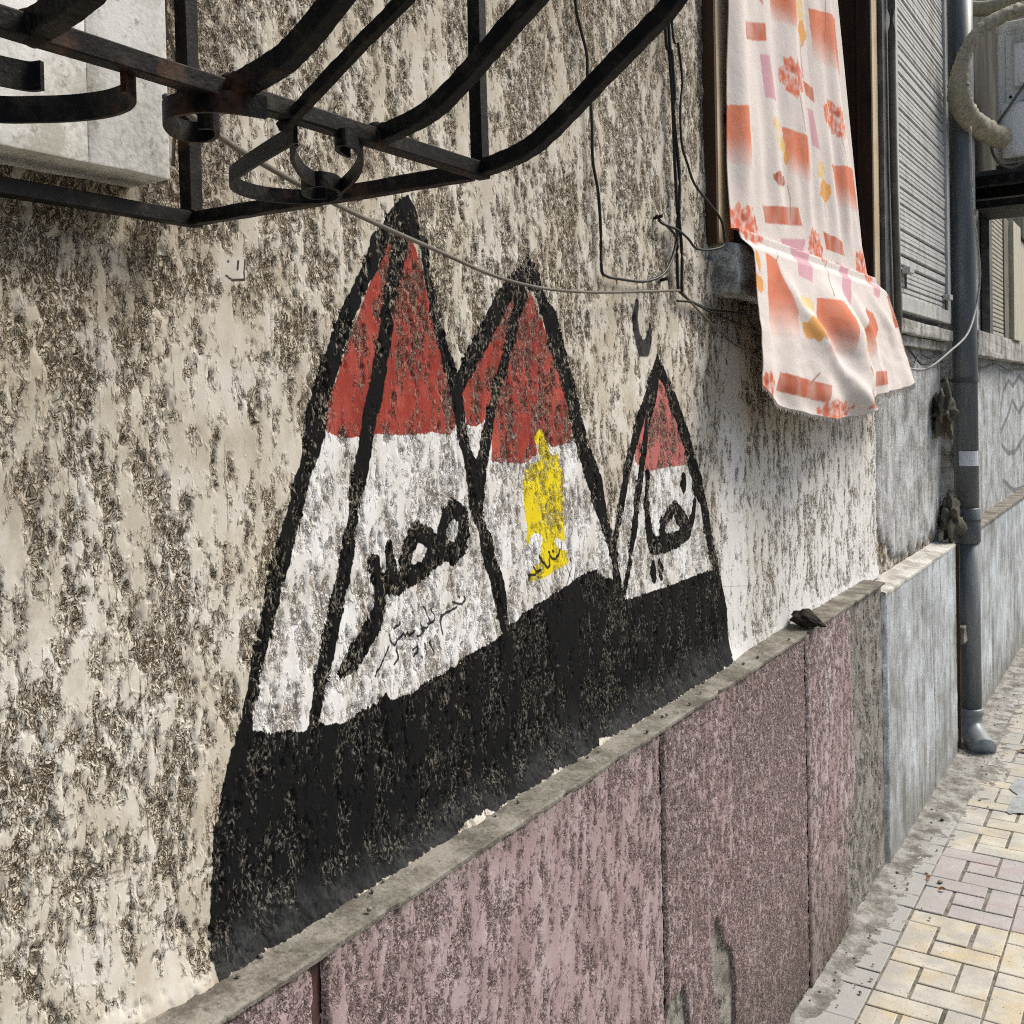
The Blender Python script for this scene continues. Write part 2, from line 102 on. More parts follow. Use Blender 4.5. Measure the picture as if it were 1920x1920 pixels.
# ------------------------------------------------------------------ material helper
class Mat:
    def __init__(s, name, rough=.85, spec=.3):
        s.m = bpy.data.materials.new(name); s.m.use_nodes = True
        s.n = s.m.node_tree.nodes; s.l = s.m.node_tree.links
        s.b = s.n['Principled BSDF']
        s.b.inputs['Roughness'].default_value = rough
        s.b.inputs['Specular IOR Level'].default_value = spec
        s.g = None
    def put(s, sock, v):
        if isinstance(v, bpy.types.NodeSocket): s.l.new(v, sock)
        elif isinstance(v, (tuple, list)) and sock.type == 'RGBA': sock.default_value = (*v[:3], 1)
        else: sock.default_value = v
    def pos(s, sx=1, sy=1, sz=1):
        if s.g is None: s.g = s.n.new('ShaderNodeNewGeometry')
        if (sx, sy, sz) == (1, 1, 1): return s.g.outputs['Position']
        q = s.n.new('ShaderNodeVectorMath'); q.operation = 'MULTIPLY'
        s.l.new(s.g.outputs['Position'], q.inputs[0]); q.inputs[1].default_value = (sx, sy, sz)
        return q.outputs[0]
    def nz(s, vec): 
        sp = s.n.new('ShaderNodeSeparateXYZ'); s.l.new(vec, sp.inputs[0]); return sp.outputs
    def noise(s, vec, scale, detail=3, rough=.55, dist=0, col=False):
        q = s.n.new('ShaderNodeTexNoise'); s.l.new(vec, q.inputs['Vector'])
        q.inputs['Scale'].default_value = scale; q.inputs['Detail'].default_value = detail
        q.inputs['Roughness'].default_value = rough; q.inputs['Distortion'].default_value = dist
        return q.outputs['Color' if col else 'Fac']
    def vor(s, vec, scale, feat='F1', out='Distance'):
        q = s.n.new('ShaderNodeTexVoronoi'); q.feature = feat; s.l.new(vec, q.inputs['Vector'])
        q.inputs['Scale'].default_value = scale; return q.outputs[out]
    def math(s, op, a, b=0.0, c=None):
        q = s.n.new('ShaderNodeMath'); q.operation = op; s.put(q.inputs[0], a); s.put(q.inputs[1], b)
        if c is not None: s.put(q.inputs[2], c)
        return q.outputs[0]
    def add(s, a, b): return s.math('ADD', a, b)
    def mul(s, a, b): return s.math('MULTIPLY', a, b)
    def step(s, x, a, b, lo=0., hi=1.):
        q = s.n.new('ShaderNodeMapRange'); q.interpolation_type = 'SMOOTHSTEP'
        s.put(q.inputs[0], x); q.inputs[1].default_value = a; q.inputs[2].default_value = b
        q.inputs[3].default_value = lo; q.inputs[4].default_value = hi; return q.outputs[0]
    def mix(s, f, a, b, mode='MIX'):
        q = s.n.new('ShaderNodeMix'); q.data_type = 'RGBA'; q.blend_type = mode
        s.put(q.inputs[0], f); s.put(q.inputs[6], a); s.put(q.inputs[7], b); return q.outputs[2]
    def ramp(s, f, stops):
        q = s.n.new('ShaderNodeValToRGB'); s.put(q.inputs[0], f); e = q.color_ramp.elements
        while len(e) < len(stops): e.new(.5)
        for k, (p_, c_) in enumerate(stops): e[k].position = p_; e[k].color = (*c_, 1)
        return q.outputs[0]
    def attr(s, name, out='Fac'):
        q = s.n.new('ShaderNodeAttribute'); q.attribute_name = name; return q.outputs[out]
    def rnd(s):
        q = s.n.new('ShaderNodeObjectInfo'); return q.outputs['Random']
    def color(s, c): s.put(s.b.inputs['Base Color'], c)
    def bump(s, h, dist=.002, strength=1.):
        q = s.n.new('ShaderNodeBump'); s.put(q.inputs['Height'], h); q.inputs['Distance'].default_value = dist
        q.inputs['Strength'].default_value = strength; s.l.new(q.outputs[0], s.b.inputs['Normal'])
    def rough(s, r): s.put(s.b.inputs['Roughness'], r)

# ------------------------------------------------------------------ object helpers
def link(name, me, mat=None, parent=None, loc=(0, 0, 0), smooth=False):
    o = bpy.data.objects.new(name, me); COL.objects.link(o)
    if mat is not None and me is not None and not me.materials: me.materials.append(mat.m)
    o.location = loc
    if parent is not None:
        o.parent = parent
        if parent.parent is None: o.location = Vector(loc)-parent.location      # roots stand at their base, meshes keep world coordinates
        else:
            o.location = Vector(loc)-parent.location-parent.parent.location
    if smooth and me is not None:
        me.polygons.foreach_set('use_smooth', np.ones(len(me.polygons), bool))
    return o
def tag(o, label, cat=None, group=None, kind=None):
    if label: o['label'] = label
    if cat: o['category'] = cat
    if group: o['group'] = group
    if kind: o['kind'] = kind
    return o
def thing(name, loc, label, cat, group=None):
    o = bpy.data.objects.new(name, None); COL.objects.link(o); o.location = loc; o.empty_display_size = .1
    return tag(o, label, cat, group)
def mesh(name, v, f):
    me = bpy.data.meshes.new(name); me.from_pydata([tuple(p) for p in v], [], [tuple(q) for q in f]); me.update(); return me
def box_mesh(name, x0, x1, y0, y1, z0, z1, bev=0., jit=0., seg=2, sub=0):
    bm = bmesh.new(); bmesh.ops.create_cube(bm, size=1)
    for v in bm.verts:
        v.co = Vector((x0+(v.co.x+.5)*(x1-x0), y0+(v.co.y+.5)*(y1-y0), z0+(v.co.z+.5)*(z1-z0)))
    if bev: bmesh.ops.bevel(bm, geom=bm.edges[:], offset=bev, segments=seg, affect='EDGES', profile=.6)
    if sub: bmesh.ops.subdivide_edges(bm, edges=bm.edges[:], cuts=sub, use_grid_fill=True)
    if jit:
        from mathutils import noise as mn
        for v in bm.verts:
            n = mn.noise_vector(v.co*23+Vector((3.1, 0, 1.7)))*jit + mn.noise_vector(v.co*80)*jit*.5
            v.co += n
    me = bpy.data.meshes.new(name); bm.to_mesh(me); bm.free(); return me
def catmull(pts, n=8):
    p = [np.array(q, float) for q in pts]; p = [2*p[0]-p[1]]+p+[2*p[-1]-p[-2]]; out = []
    for i in range(1, len(p)-2):
        for k in range(n):
            t = k/n
            out.append(.5*((2*p[i])+(-p[i-1]+p[i+1])*t+(2*p[i-1]-5*p[i]+4*p[i+1]-p[i+2])*t*t+(-p[i-1]+3*p[i]-3*p[i+1]+p[i+2])*t**3))
    out.append(p[-2]); return out
def sweep(name, pts, prof, upv=(0, 0, 1), scale=None, jit=0., closed=False):
    """sweep a 2-D profile (side, up) along points; profile axes built from a fixed up vector"""
    pts = [np.array(q, float) for q in pts]; V = []; F = []; m = len(prof); n = len(pts)
    upv = np.array(upv, float); rs = np.random.RandomState(int(abs(pts[0].sum())*1000) % 9999)
    for i, q in enumerate(pts):
        t = pts[min(i+1, n-1)]-pts[max(i-1, 0)]; t /= np.linalg.norm(t)+1e-9
        s = np.cross(t, upv)
        if np.linalg.norm(s) < 1e-3: s = np.cross(t, np.array((0, 1., 0)))
        s /= np.linalg.norm(s); u = np.cross(s, t); k = 1 if scale is None else scale[i]
        for a, b in prof: V.append(q+(s*a+u*b)*k+rs.randn(3)*jit)
    for i in range(n-1):
        for j in range(m):
            F.append((i*m+j, i*m+(j+1) % m, (i+1)*m+(j+1) % m, (i+1)*m+j))
    F.append(tuple(range(m))[::-1]); F.append(tuple((n-1)*m+j for j in range(m)))
    return mesh(name, V, F)
def circ(r, n=10): return [(r*math.cos(2*math.pi*k/n), r*math.sin(2*math.pi*k/n)) for k in range(n)]
def sq(r, c=.22): 
    k = r*(1-c); return [(r, k), (k, r), (-k, r), (-r, k), (-r, -k), (-k, -r), (k, -r), (r, -k)]
def axis(spec):
    """graded coordinates: [(start, end, step0, step1), ...]"""
    out = []
    for a, b, s0, s1 in spec:
        n = max(2, int(round((b-a)/((s0+s1)/2)))); t = np.linspace(0, 1, n, endpoint=False)
        q = s0/(s0+s1)*2
        out.append(a+(b-a)*(q*t+(1-q)*t*t))
    out.append(np.array([spec[-1][1]])); return np.concatenate(out)
def grid_obj(name, us, vs, fn, mat, parent=None, attrs=None, face_keep=None, flip=False, loc=(0, 0, 0)):
    """one mesh from a (u, v) grid; fn(U, V) -> X, Y, Z ; attrs {name: array}"""
    U, V = np.meshgrid(us, vs, indexing='ij'); X, Y, Z = fn(U, V)
    return raw_grid(name, X, Y, Z, mat, parent, attrs, face_keep, flip, loc)
def raw_grid(name, X, Y, Z, mat, parent=None, attrs=None, keep=None, flip=False, loc=(0, 0, 0), colors=None):
    n, m = X.shape; idx = np.arange(n*m).reshape(n, m)
    q = np.stack([idx[:-1, :-1], idx[1:, :-1], idx[1:, 1:], idx[:-1, 1:]], -1).reshape(-1, 4)
    if flip: q = q[:, ::-1]
    if keep is not None: q = q[keep.reshape(-1)]
    used = np.zeros(n*m, bool); used[q.ravel()] = True; remap = np.cumsum(used)-1; q = remap[q]
    co = np.stack([X.ravel(), Y.ravel(), Z.ravel()], -1)[used].astype(np.float32)
    me = bpy.data.meshes.new(name); me.vertices.add(len(co)); me.vertices.foreach_set('co', co.ravel())
    nf = len(q); me.loops.add(nf*4); me.loops.foreach_set('vertex_index', q.ravel().astype(np.int32))
    me.polygons.add(nf); me.polygons.foreach_set('loop_start', (np.arange(nf)*4).astype(np.int32))
    try: me.polygons.foreach_set('loop_total', np.full(nf, 4, np.int32))
    except Exception: pass
    me.polygons.foreach_set('use_smooth', np.ones(nf, bool))
    me.update(calc_edges=True)
    for k, a in (attrs or {}).items():
        at = me.attributes.new(k, 'FLOAT', 'POINT'); at.data.foreach_set('value', a.ravel()[used].astype(np.float32))
    for k, a in (colors or {}).items():
        at = me.color_attributes.new(k, 'FLOAT_COLOR', 'POINT'); at.data.foreach_set('color', np.concatenate([a.reshape(-1, 3)[used], np.ones((len(co), 1))], 1).astype(np.float32).ravel())
    return link(name, me, mat, parent, loc)
# ------------------------------------------------------------------ materials
def m_wall(name, pink=False):
    """roughcast, trowelled flat in places: 'pl' > 0 where the trowel pressed it smooth; dirt and occlusion-like dark are painted in the curling crevices between the grains"""
    M = Mat(name, .92, .15)
    P0 = M.pos(1, 1, .62 if not pink else .85)
    warp = M.noise(P0, 75, 1, col=True)
    wv = M.n.new('ShaderNodeVectorMath'); wv.operation = 'MULTIPLY_ADD'
    M.l.new(warp, wv.inputs[0]); wv.inputs[1].default_value = (.014,)*3; M.l.new(P0, wv.inputs[2]); W = wv.outputs[0]
    nA = M.noise(W, 118, 2, .6); nB = M.noise(W, 250, 2, .65)
    pl = M.attr('pl'); dirt_shade = M.attr('dirt_shade'); mid = M.attr('mid'); wash = M.attr('wash')
    rho = M.step(M.add(pl, M.mul(M.add(nA, -.5), 1.2)), .24, -.30)           # how rough
    fA = M.math('ABSOLUTE', M.add(nA, -.5)); fB = M.math('ABSOLUTE', M.add(nB, -.49))
    def lines(k):
        tA = M.mul(rho, (.025 if not pink else .020)*k); tB = M.mul(rho, (.036 if not pink else .030)*k)
        a_ = M.step(M.math('DIVIDE', fA, M.add(tA, 1e-4)), 1.15, .45); b_ = M.step(M.math('DIVIDE', fB, M.add(tB, 1e-4)), 1.15, .45)
        return M.mul(M.math('MAXIMUM', a_, b_), M.step(rho, .06, .3))
    crev = lines(1.)  # occlusion-like dark painted between the grains, along with grime
    tone = M.add(M.mul(mid, .9), M.mul(M.add(nB, -.5), .5))
    if pink:
        smooth = M.ramp(tone, [(.2, (.315, .228, .230)), (.5, (.392, .296, .302)), (.8, (.465, .385, .393))])
        grains = M.ramp(nB, [(.35, (.15, .108, .102)), (.50, (.31, .228, .226)), (.64, (.48, .39, .39))])
        dark = M.ramp(nA, [(.35, (.048, .034, .029)), (.65, (.12, .086, .077))])
        soil_shade = (.17, .145, .115)
    else:
        smooth = M.ramp(tone, [(.2, (.48, .43, .34)), (.5, (.635, .60, .51)), (.8, (.73, .71, .65))])
        grains = M.ramp(nB, [(.32, (.150, .115, .072)), (.48, (.335, .280, .200)), (.62, (.60, .55, .445))])
        dark = M.ramp(nA, [(.35, (.040, .029, .017)), (.65, (.135, .099, .061))])
        soil_shade = (.26, .20, .135)
    smooth = M.mix(M.math('MINIMUM', dirt_shade, 1.), smooth, soil_shade)
    grains = M.mix(M.math('MINIMUM', M.mul(dirt_shade, .55), 1.), grains, tuple(t*.45 for t in soil_shade))
    smooth = M.mix(M.mul(wash, .8), smooth, (.72, .735, .73) if not pink else (.50, .46, .48))
    if not pink: grains = M.mix(M.mul(wash, .45), grains, (.62, .62, .60))
    base = M.mix(M.mul(rho, .9), smooth, grains)
    if pink:
        base = M.mix(crev, base, dark)
        chip = M.step(M.add(M.attr('chip'), M.mul(M.add(nA, -.5), 1.2)), .1, -.1)
        cem = M.ramp(M.add(M.mul(nB, .6), M.mul(nA, .4)), [(.34, (.055, .050, .043)), (.5, (.205, .196, .178)), (.64, (.38, .37, .345))])
        base = M.mix(chip, base, cem)
    else:
        ragged = M.add(M.mul(M.add(nA, -.5), .8), M.mul(M.mul(M.add(nB, -.5), rho), 1.5))
        def mask(name_, w=.07, k=1., off=0.): return M.step(M.add(M.add(M.attr(name_), off), M.mul(ragged, k)), w, -w)
        def coat(base_, mk, flat, thr, keep, wear=1.):
            # paint sits on the flat plaster and on the tops of the grains
            cov = M.step(M.add(M.add(nB, M.mul(M.add(mid, -.5), .22)), M.mul(rho, -.02)), thr-.07, thr+.03)
            return M.mix(mk, base_, M.mix(M.math('MULTIPLY', M.mul(rho, wear), M.add(1., M.mul(cov, -keep))), flat, base_))
        mw = mask('wht', .07, 1., -.40)
        wv_ = M.ramp(tone, [(.2, (.60, .58, .535)), (.5, (.725, .72, .705)), (.8, (.80, .81, .82))])
        base = coat(base, mw, wv_, .44, .94, .8)
        redv = M.ramp(tone, [(.2, (.24, .035, .025)), (.5, (.335, .052, .037)), (.8, (.43, .090, .064))])
        yy = M.nz(M.pos())[1]
        redv = M.mix(M.step(yy, 1.7, 1.8), redv, (.45, .135, .122))
        mr = mask('red', .07, 1., -.32); base = coat(base, mr, M.mix(M.mul(rho, .45), redv, (.13, .030, .022)), .46, .86)
        my = mask('yel', .06, .3); base = coat(base, my, (.74, .60, .012), .43, .95)
        thin = lines(.48)
        cr = M.mix(mw, crev, thin); cr = M.mix(mr, cr, M.mul(crev, .85)); cr = M.mix(my, cr, thin)
        dk = M.mix(mw, dark, M.mix(.5, dark, (.23, .18, .125)))
        dk = M.mix(mr, dk, (.030, .018, .014))
        base = M.mix(cr, base, dk)
        gm = M.mul(mask('gry', .25, .6, -.45), .96); base = M.mix(gm, base, (.018, .019, .021))
        low = M.mul(M.attr('dust'), M.add(M.mul(M.step(nB, .35, .6), .5), M.mul(nA, .7)))
        bl = M.mix(M.mul(low, .8), M.mix(nB, (.004, .0042, .0045), (.012, .012, .0125)), (.085, .088, .088))
        spec = M.mul(M.step(nB, .46, .62), M.step(M.add(nA, M.mul(M.add(mid, -.5), .5)), .34, .56))  # lit, dusty grain tops of the black paint, put in as pale colour
        bl = M.mix(M.mul(M.mul(spec, M.step(rho, .08, .4)), .95), bl, M.mix(M.step(M.attr('brush'), .05, -.05), (.155, .143, .12), (.30, .275, .215)))
        bk = mask('blk', .09, 1.05); base = M.mix(bk, base, bl)
        base = M.mix(M.mul(mask('crk', .10, 0., -.03), .8), base, (.05, .038, .026))
        base = M.mix(M.mul(mask('pen', .06, .05, -.045), .95), base, (.012, .012, .013))
        M.put(M.b.inputs['Specular IOR Level'], M.mix(bk, (.18,)*3, (.10,)*3))
    M.color(base)
    M.bump(M.add(M.mul(crev, -.75), M.mul(M.mul(nB, rho), 1.0)), .0042 if not pink else .0034, 1.)
    return M
def m_cement(name, c0, c1, c2, streak=0., scale=9, bump=.0015, spec=.2, tint=None):
    M = Mat(name, .92, spec); P0 = M.pos(); Ps = M.pos(1, 1, .11)
    a = M.noise(P0, scale, 5, .7); f = M.noise(P0, 170, 3, .65); s_ = M.noise(Ps, 19, 5, .7)
    mixv = M.add(M.mul(a, 1-streak*.6), M.mul(s_, streak*.6)); mixv = M.add(M.mul(M.add(mixv, -.5), 1.45), .5)
    c = M.ramp(M.add(mixv, M.mul(M.add(f, -.5), .45)), [(.34, c0), (.48, c1), (.62, c2)])
    pit = M.step(M.noise(P0, 75, 3, .7), .60, .70); c = M.mix(M.mul(pit, .55), c, tuple(t*.35 for t in c0))
    if tint:
        c = M.mix(M.mul(M.step(s_, .54, .68), M.step(a, .35, .6)), c, tint)
        c = M.mix(M.mul(M.step(M.noise(Ps, 48, 3, .7), .60, .72), .7), c, tuple(t*.5 for t in tint))
        lowz = M.step(M.add(M.nz(P0)[2], M.mul(a, .30)), .42, .12); c = M.mix(M.mul(lowz, .65), c, (.16, .145, .12))
    M.color(c); M.bump(M.add(f, M.mul(a, .6)), bump, .9); return M
def m_iron():
    M = Mat('black_painted_iron', .6, .16); P0 = M.pos()
    n = M.noise(P0, 38, 4, .7); f = M.noise(P0, 260, 2, .7)
    up_ = M.nz(M.g.outputs['Normal'])[2]
    dust = M.mul(M.step(M.add(n, M.mul(f, .45)), .74, .96), M.step(up_, -.3, .9, .18, .9))
    c = M.mix(M.step(n, .42, .62), (.0035, .0035, .0038), (.010, .009, .008))
    rust = M.step(M.noise(P0, 21, 4, .7), .58, .68); c = M.mix(M.mul(rust, .85), c, (.060, .026, .014))
    c = M.mix(dust, c, (.105, .088, .064)); M.color(c); M.rough(M.mix(dust, (.55,)*3, (.95,)*3)); M.bump(M.add(n, M.mul(f, .6)), .0009, .8); return M
def m_wood(name, c0, c1, grain=(60, 60, 3), knots=False, dirt_shade=(.05, .03, .02)):
    M = Mat(name, .7, .3); Pw = M.pos(*[g/60 for g in grain]); n = M.noise(Pw, 40, 6, .6, 1.2); b = M.noise(M.pos(), 6, 4)
    c = M.mix(M.step(n, .3, .7), c0, c1); c = M.mix(M.step(b, .5, .75, 0, .6), c, dirt_shade)
    if knots:
        k = M.step(M.vor(M.pos(.4, 3, 1), 4.2), .16, .06); c = M.mix(M.mul(k, .9), c, (.008, .005, .003))
    M.color(c); M.bump(n, .001, .6); return M
def m_plain(name, c, rough=.6, spec=.4, var=.3, scale=14, dirt_shade=None, streak=1.):
    M = Mat(name, rough, spec); n = M.noise(M.pos(1, 1, streak), scale, 5, .65); f = M.noise(M.pos(), 120, 3)
    k = M.mix(M.step(n, .3, .7), tuple(t*(1-var) for t in c), tuple(min(1, t*(1+var*.5)) for t in c))
    if dirt_shade: k = M.mix(M.step(M.add(n, M.mul(f, .2)), .58, .78, 0, .8), k, dirt_shade)
    M.color(k); M.bump(M.add(n, M.mul(f, .3)), .0008, .5); return M

MW = m_wall('painted_roughcast'); MP = m_wall('pink_roughcast', True)
M_ledge = m_cement('ledge_cement', (.11, .101, .081), (.185, .174, .146), (.27, .256, .22), .1, 11, .002)
M_bare = m_cement('bare_cement', (.10, .092, .078), (.20, .188, .165), (.31, .298, .27), .15, 14, .004)
M_grey = m_cement('grey_plinth_cement', (.19, .195, .185), (.35, .375, .385), (.56, .62, .66), .75, 5, .0015, tint=(.17, .16, .145))
M_gwall = m_cement('grey_wall_plaster', (.18, .175, .16), (.36, .37, .365), (.58, .61, .63), .6, 7, .004, tint=(.20, .175, .135))
M_white = m_cement('white_painted_plaster', (.40, .385, .335), (.57, .565, .53), (.66, .665, .645), .4, 7, .0007)
M_sill = m_cement('dirty_white_sill', (.17, .16, .135), (.36, .355, .33), (.52, .52, .50), .5, 10, .002, tint=(.12, .105, .085))
M_joint = m_cement('dusty_joint', (.09, .085, .07), (.16, .15, .125), (.24, .225, .19), 0, 20)
M_dust = m_cement('dust_and_grit', (.135, .128, .112), (.23, .222, .20), (.33, .325, .30), 0, 12, .002)
M_road = m_cement('asphalt', (.035, .035, .035), (.05, .05, .05), (.07, .07, .07), 0, 30)
M_iron = m_iron()
M_pine = m_wood('pale_pine', (.42, .32, .19), (.60, .50, .34), dirt_shade=(.30, .21, .11))
M_dark = m_wood('dark_brown_wood', (.035, .017, .009), (.075, .038, .02), knots=True)
M_shadow = m_plain('dark_interior', (.012, .011, .010), .9, .1)
M_green = m_plain('dark_green_pane', (.02, .03, .022), .3, .5)
M_slat = m_plain('grey_slat_paint', (.54, .55, .54), .6, .3, .3, 9, dirt_shade=(.22, .20, .17), streak=.3)
M_slat2 = m_plain('cream_slat_paint', (.42, .40, .33), .6, .3, .3, 9, dirt_shade=(.2, .18, .13))
M_steel = m_plain('dark_grey_paint', (.075, .08, .08), .5, .4, .4, 10, dirt_shade=(.16, .15, .13))
M_pvc = m_plain('grey_pvc', (.125, .145, .158), .45, .4, .4, 9, dirt_shade=(.25, .25, .24), streak=.12)
M_pvcl = m_plain('light_grey_pvc', (.22, .255, .27), .4, .45, .2, 12, dirt_shade=(.2, .18, .15))
M_ac = m_plain('aged_white_sheet_metal', (.82, .86, .85), .4, .45, .12, 6, dirt_shade=(.36, .36, .31), streak=.4)
M_acl = m_plain('pale_plastic', (.86, .90, .91), .35, .45, .1, 6, dirt_shade=(.42, .38, .28), streak=.4)
M_tape = m_plain('aged_wrapping_tape', (.40, .37, .27), .6, .3, .45, 30, dirt_shade=(.17, .15, .12))
M_cab = m_plain('black_cable', (.012, .012, .012), .5, .4)
M_cabg = m_plain('grey_cable', (.15, .135, .11), .6, .3)
M_rag = m_plain('grey_rag', (.13, .12, .10), .95, .1, .5, 25)
M_stick = m_plain('white_sticker', (.66, .70, .74), .5, .3, .1)
M_blackbits = m_plain('dark_burnt_wood', (.025, .02, .016), .9, .2, .5, 40)
M_stain = m_cement('stained_plaster', (.12, .11, .09), (.33, .32, .29), (.55, .55, .52), .4, 12)
M_leaf = m_plain('dry_leaf', (.22, .10, .035), .8, .2)

# ------------------------------------------------------------------ the near building
B1 = thing('apartment_building', (-.1, 1.8, 0), 'shabby building with a pyramid mural on rough cream plaster above a pink plinth', 'building')

ys = axis([(-3., 0., .03, .02), (0, .45, .012, .0022), (.45, 1.25, .0021, .0023), (1.25, 2.4, .0024, .0037), (2.4, 3.70, .0042, .0056)])
zs = axis([(.925, 1.95, .0023, .0023), (1.95, 2.5, .0028, .0045), (2.5, 3.0, .005, .011), (3.0, 4.4, .015, .03)])
Yg, Zg = np.meshgrid(ys, zs, indexing='ij')
lean = .06*np.sin(Zg*3.1)
wy = Yg+lean*.1+.010*perlin(Yg*14, Zg*9, 3); wz = Zg+.014*perlin(Yg*12, Zg*8, 4)
pl = .58*fbm(wy*37, wz*15, 11, 4, .74)+.02
pl += .34*fbm(Yg*8, Zg*2.8, 31, 3, .6)
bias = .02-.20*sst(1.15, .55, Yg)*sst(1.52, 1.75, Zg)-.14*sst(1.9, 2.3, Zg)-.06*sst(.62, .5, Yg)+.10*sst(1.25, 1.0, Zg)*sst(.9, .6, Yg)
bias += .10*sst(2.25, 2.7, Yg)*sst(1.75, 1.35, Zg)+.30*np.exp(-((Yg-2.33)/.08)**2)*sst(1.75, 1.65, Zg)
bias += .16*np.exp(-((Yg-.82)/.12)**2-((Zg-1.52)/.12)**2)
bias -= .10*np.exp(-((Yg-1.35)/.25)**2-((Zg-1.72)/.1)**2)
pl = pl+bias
dirt_shade = .12+.30*sst(1.7, 2.3, Zg)+.25*fbm(Yg*3, Zg*2, 71, 3)+.25*sst(.9, .5, Yg)*sst(1.4, 1.8, Zg)  # top and upper left: painted overhead shade; the noise is grime
dirt_shade += .62*np.exp(-((Yg-2.75)/.45)**2)*sst(1.42, 1.70, Zg)*sst(1.90, 1.8, Zg)  # darker below the window sill, behind the cloth
dirt_shade += .5*sst(.96, .935, Zg)+.55*np.exp(-((Yg-.76)/.05)**2)*sst(1.60, 1.8, Zg)
dirt_shade = np.clip(dirt_shade, 0, 1.2); note = sst(.004, -.004, poly_sdf(Yg, Zg, P['note_patch'][0])+.004*fbm(Yg*60, Zg*60, 91, 2))
pl += .18*note
wash = np.clip(.10+.55*sst(2.3, 2.8, Yg)*sst(1.65, 1.2, Zg)+1.0*np.exp(-((Yg-2.33)/.08)**2)*sst(1.74, 1.64, Zg)+.35*sst(2.0, 2.3, Yg)*sst(1.6, 1.3, Zg)+.3*fbm(Yg*6, Zg*2, 87, 2)+.2*note, 0, 1)
plat = sst(-.2, .16, pl)
midf = np.clip(.5+.55*fbm(Yg*17, Zg*11, 141, 4, .6), 0, 1)
dustf = np.clip(sst(1.01, .945, Zg+.06*fbm(Yg*5, Zg*5, 143, 3)-.02*sst(1.2, 2., Yg))*(.25+1.3*np.abs(fbm(Yg*9+Zg*6, Zg*7, 145, 4, .6)))+.05*fbm(Yg*4, Zg*4, 147, 3), 0, .95)
hx = -.0030+.0030*plat+(1-plat)*.0034*fbm(Yg*90, Zg*66, 51, 2, .7)+.0016*fbm(Yg*4, Zg*4, 61, 2)+.0006*fbm(Yg*40, Zg*18, 63, 2)
cove = np.clip((1.02-Zg)/.085, 0, 1); hx += .026*cove**2.2*(1-.75*sst(2.2, 2.4, Yg))*sst(.45, .75, Yg)*(1+.25*fbm(Yg*7, Zg*0, 66, 3))
pl += .38*sst(.975, .948, Zg+.012*fbm(Yg*12, Zg*9, 67, 3))
mb = (Yg > .6) & (Yg < 2.5) & (Zg < 1.95)
def field(fn, items, pad=.06):
    out = np.full(Yg.shape, 9.0); out[mb] = local(fn, Yg[mb], Zg[mb], items, pad); return out
s_outline = field(stroke_sdf, P['outline'])-.0016; s_base = field(poly_sdf, [P['base']]); s_apex = [field(poly_sdf, [q]) for q in P['apex']]; s_outline = np.minimum(s_outline, np.minimum(np.minimum(*s_apex[:2]), s_apex[2]))
s_wb = field(stroke_sdf, P['word_big'])-.0012; s_ws = field(stroke_sdf, P['word_small'])-.0024
s_red = field(poly_sdf, P['red']); s_wht = field(poly_sdf, P['white']); s_yel = field(poly_sdf, P['yellow'])
s_gry = field(stroke_sdf, P['greymark']); s_pen = field(stroke_sdf, P['pen_text']+P['pen_sig'])
HAIRLINES = [[(0.6697, 1.332, 0.0004), (0.6709, 1.294, 0.0004), (0.6713, 1.2508, 0.0004), (0.6744, 1.2121, 0.0004), (0.6727, 1.1638, 0.0004)], [(0.6591, 1.1737, 0.0004), (0.666, 1.1552, 0.0004), (0.6757, 1.1383, 0.0004), (0.6749, 1.1168, 0.0004)], [(0.5327, 1.1176, 0.0004), (0.569, 1.1045, 0.0004), (0.6195, 1.0909, 0.0004), (0.6528, 1.0859, 0.0004)], [(0.6141, 1.103, 0.0004), (0.6501, 1.0966, 0.0004)], [(0.7193, 1.6224, 0.0004), (0.7229, 1.5892, 0.0004), (0.7251, 1.5559, 0.0004)], [(0.7891, 1.5317, 0.0004), (0.7885, 1.4732, 0.0004), (0.7902, 1.4555, 0.0004), (0.791, 1.4143, 0.0004)], [(2.2353, 1.7773, 0.0004), (2.2372, 1.681, 0.0004), (2.2468, 1.6087, 0.0004), (2.2325, 1.5119, 0.0004), (2.2382, 1.427, 0.0004)], [(2.143, 1.1478, 0.0004), (2.2698, 1.118, 0.0004), (2.4468, 1.0922, 0.0004), (2.5631, 1.0573, 0.0004)], [(0.9149, 1.4607, 0.0004), (0.9232, 1.4375, 0.0004), (0.9273, 1.4242, 0.0004)]]
s_crk = np.full(Yg.shape, 9.0); s_crk[:] = local(stroke_sdf, Yg.ravel(), Zg.ravel(), HAIRLINES, .02).reshape(Yg.shape)
s_crk += .0012*fbm(Yg*120, Zg*120, 333, 2)
s_blk = np.minimum(np.minimum(s_outline, s_base), np.minimum(s_wb, s_ws))
s_blk = np.maximum(s_blk, (.9435+.005*fbm(Yg*45, Zg*20, 337, 3)+.010*sst(.15, .6, fbm(Yg*7, Zg*0, 339, 3)))-Zg)
cm = lambda a: np.clip(a*100, -20, 20)
attrs = dict(mid=midf, dust=dustf, pl=pl, dirt_shade=dirt_shade, wash=wash, blk=cm(s_blk), red=cm(s_red), wht=cm(s_wht), yel=cm(s_yel), gry=cm(s_gry), pen=cm(s_pen), crk=cm(s_crk), brush=np.where(s_base < 0, 1., -1.))
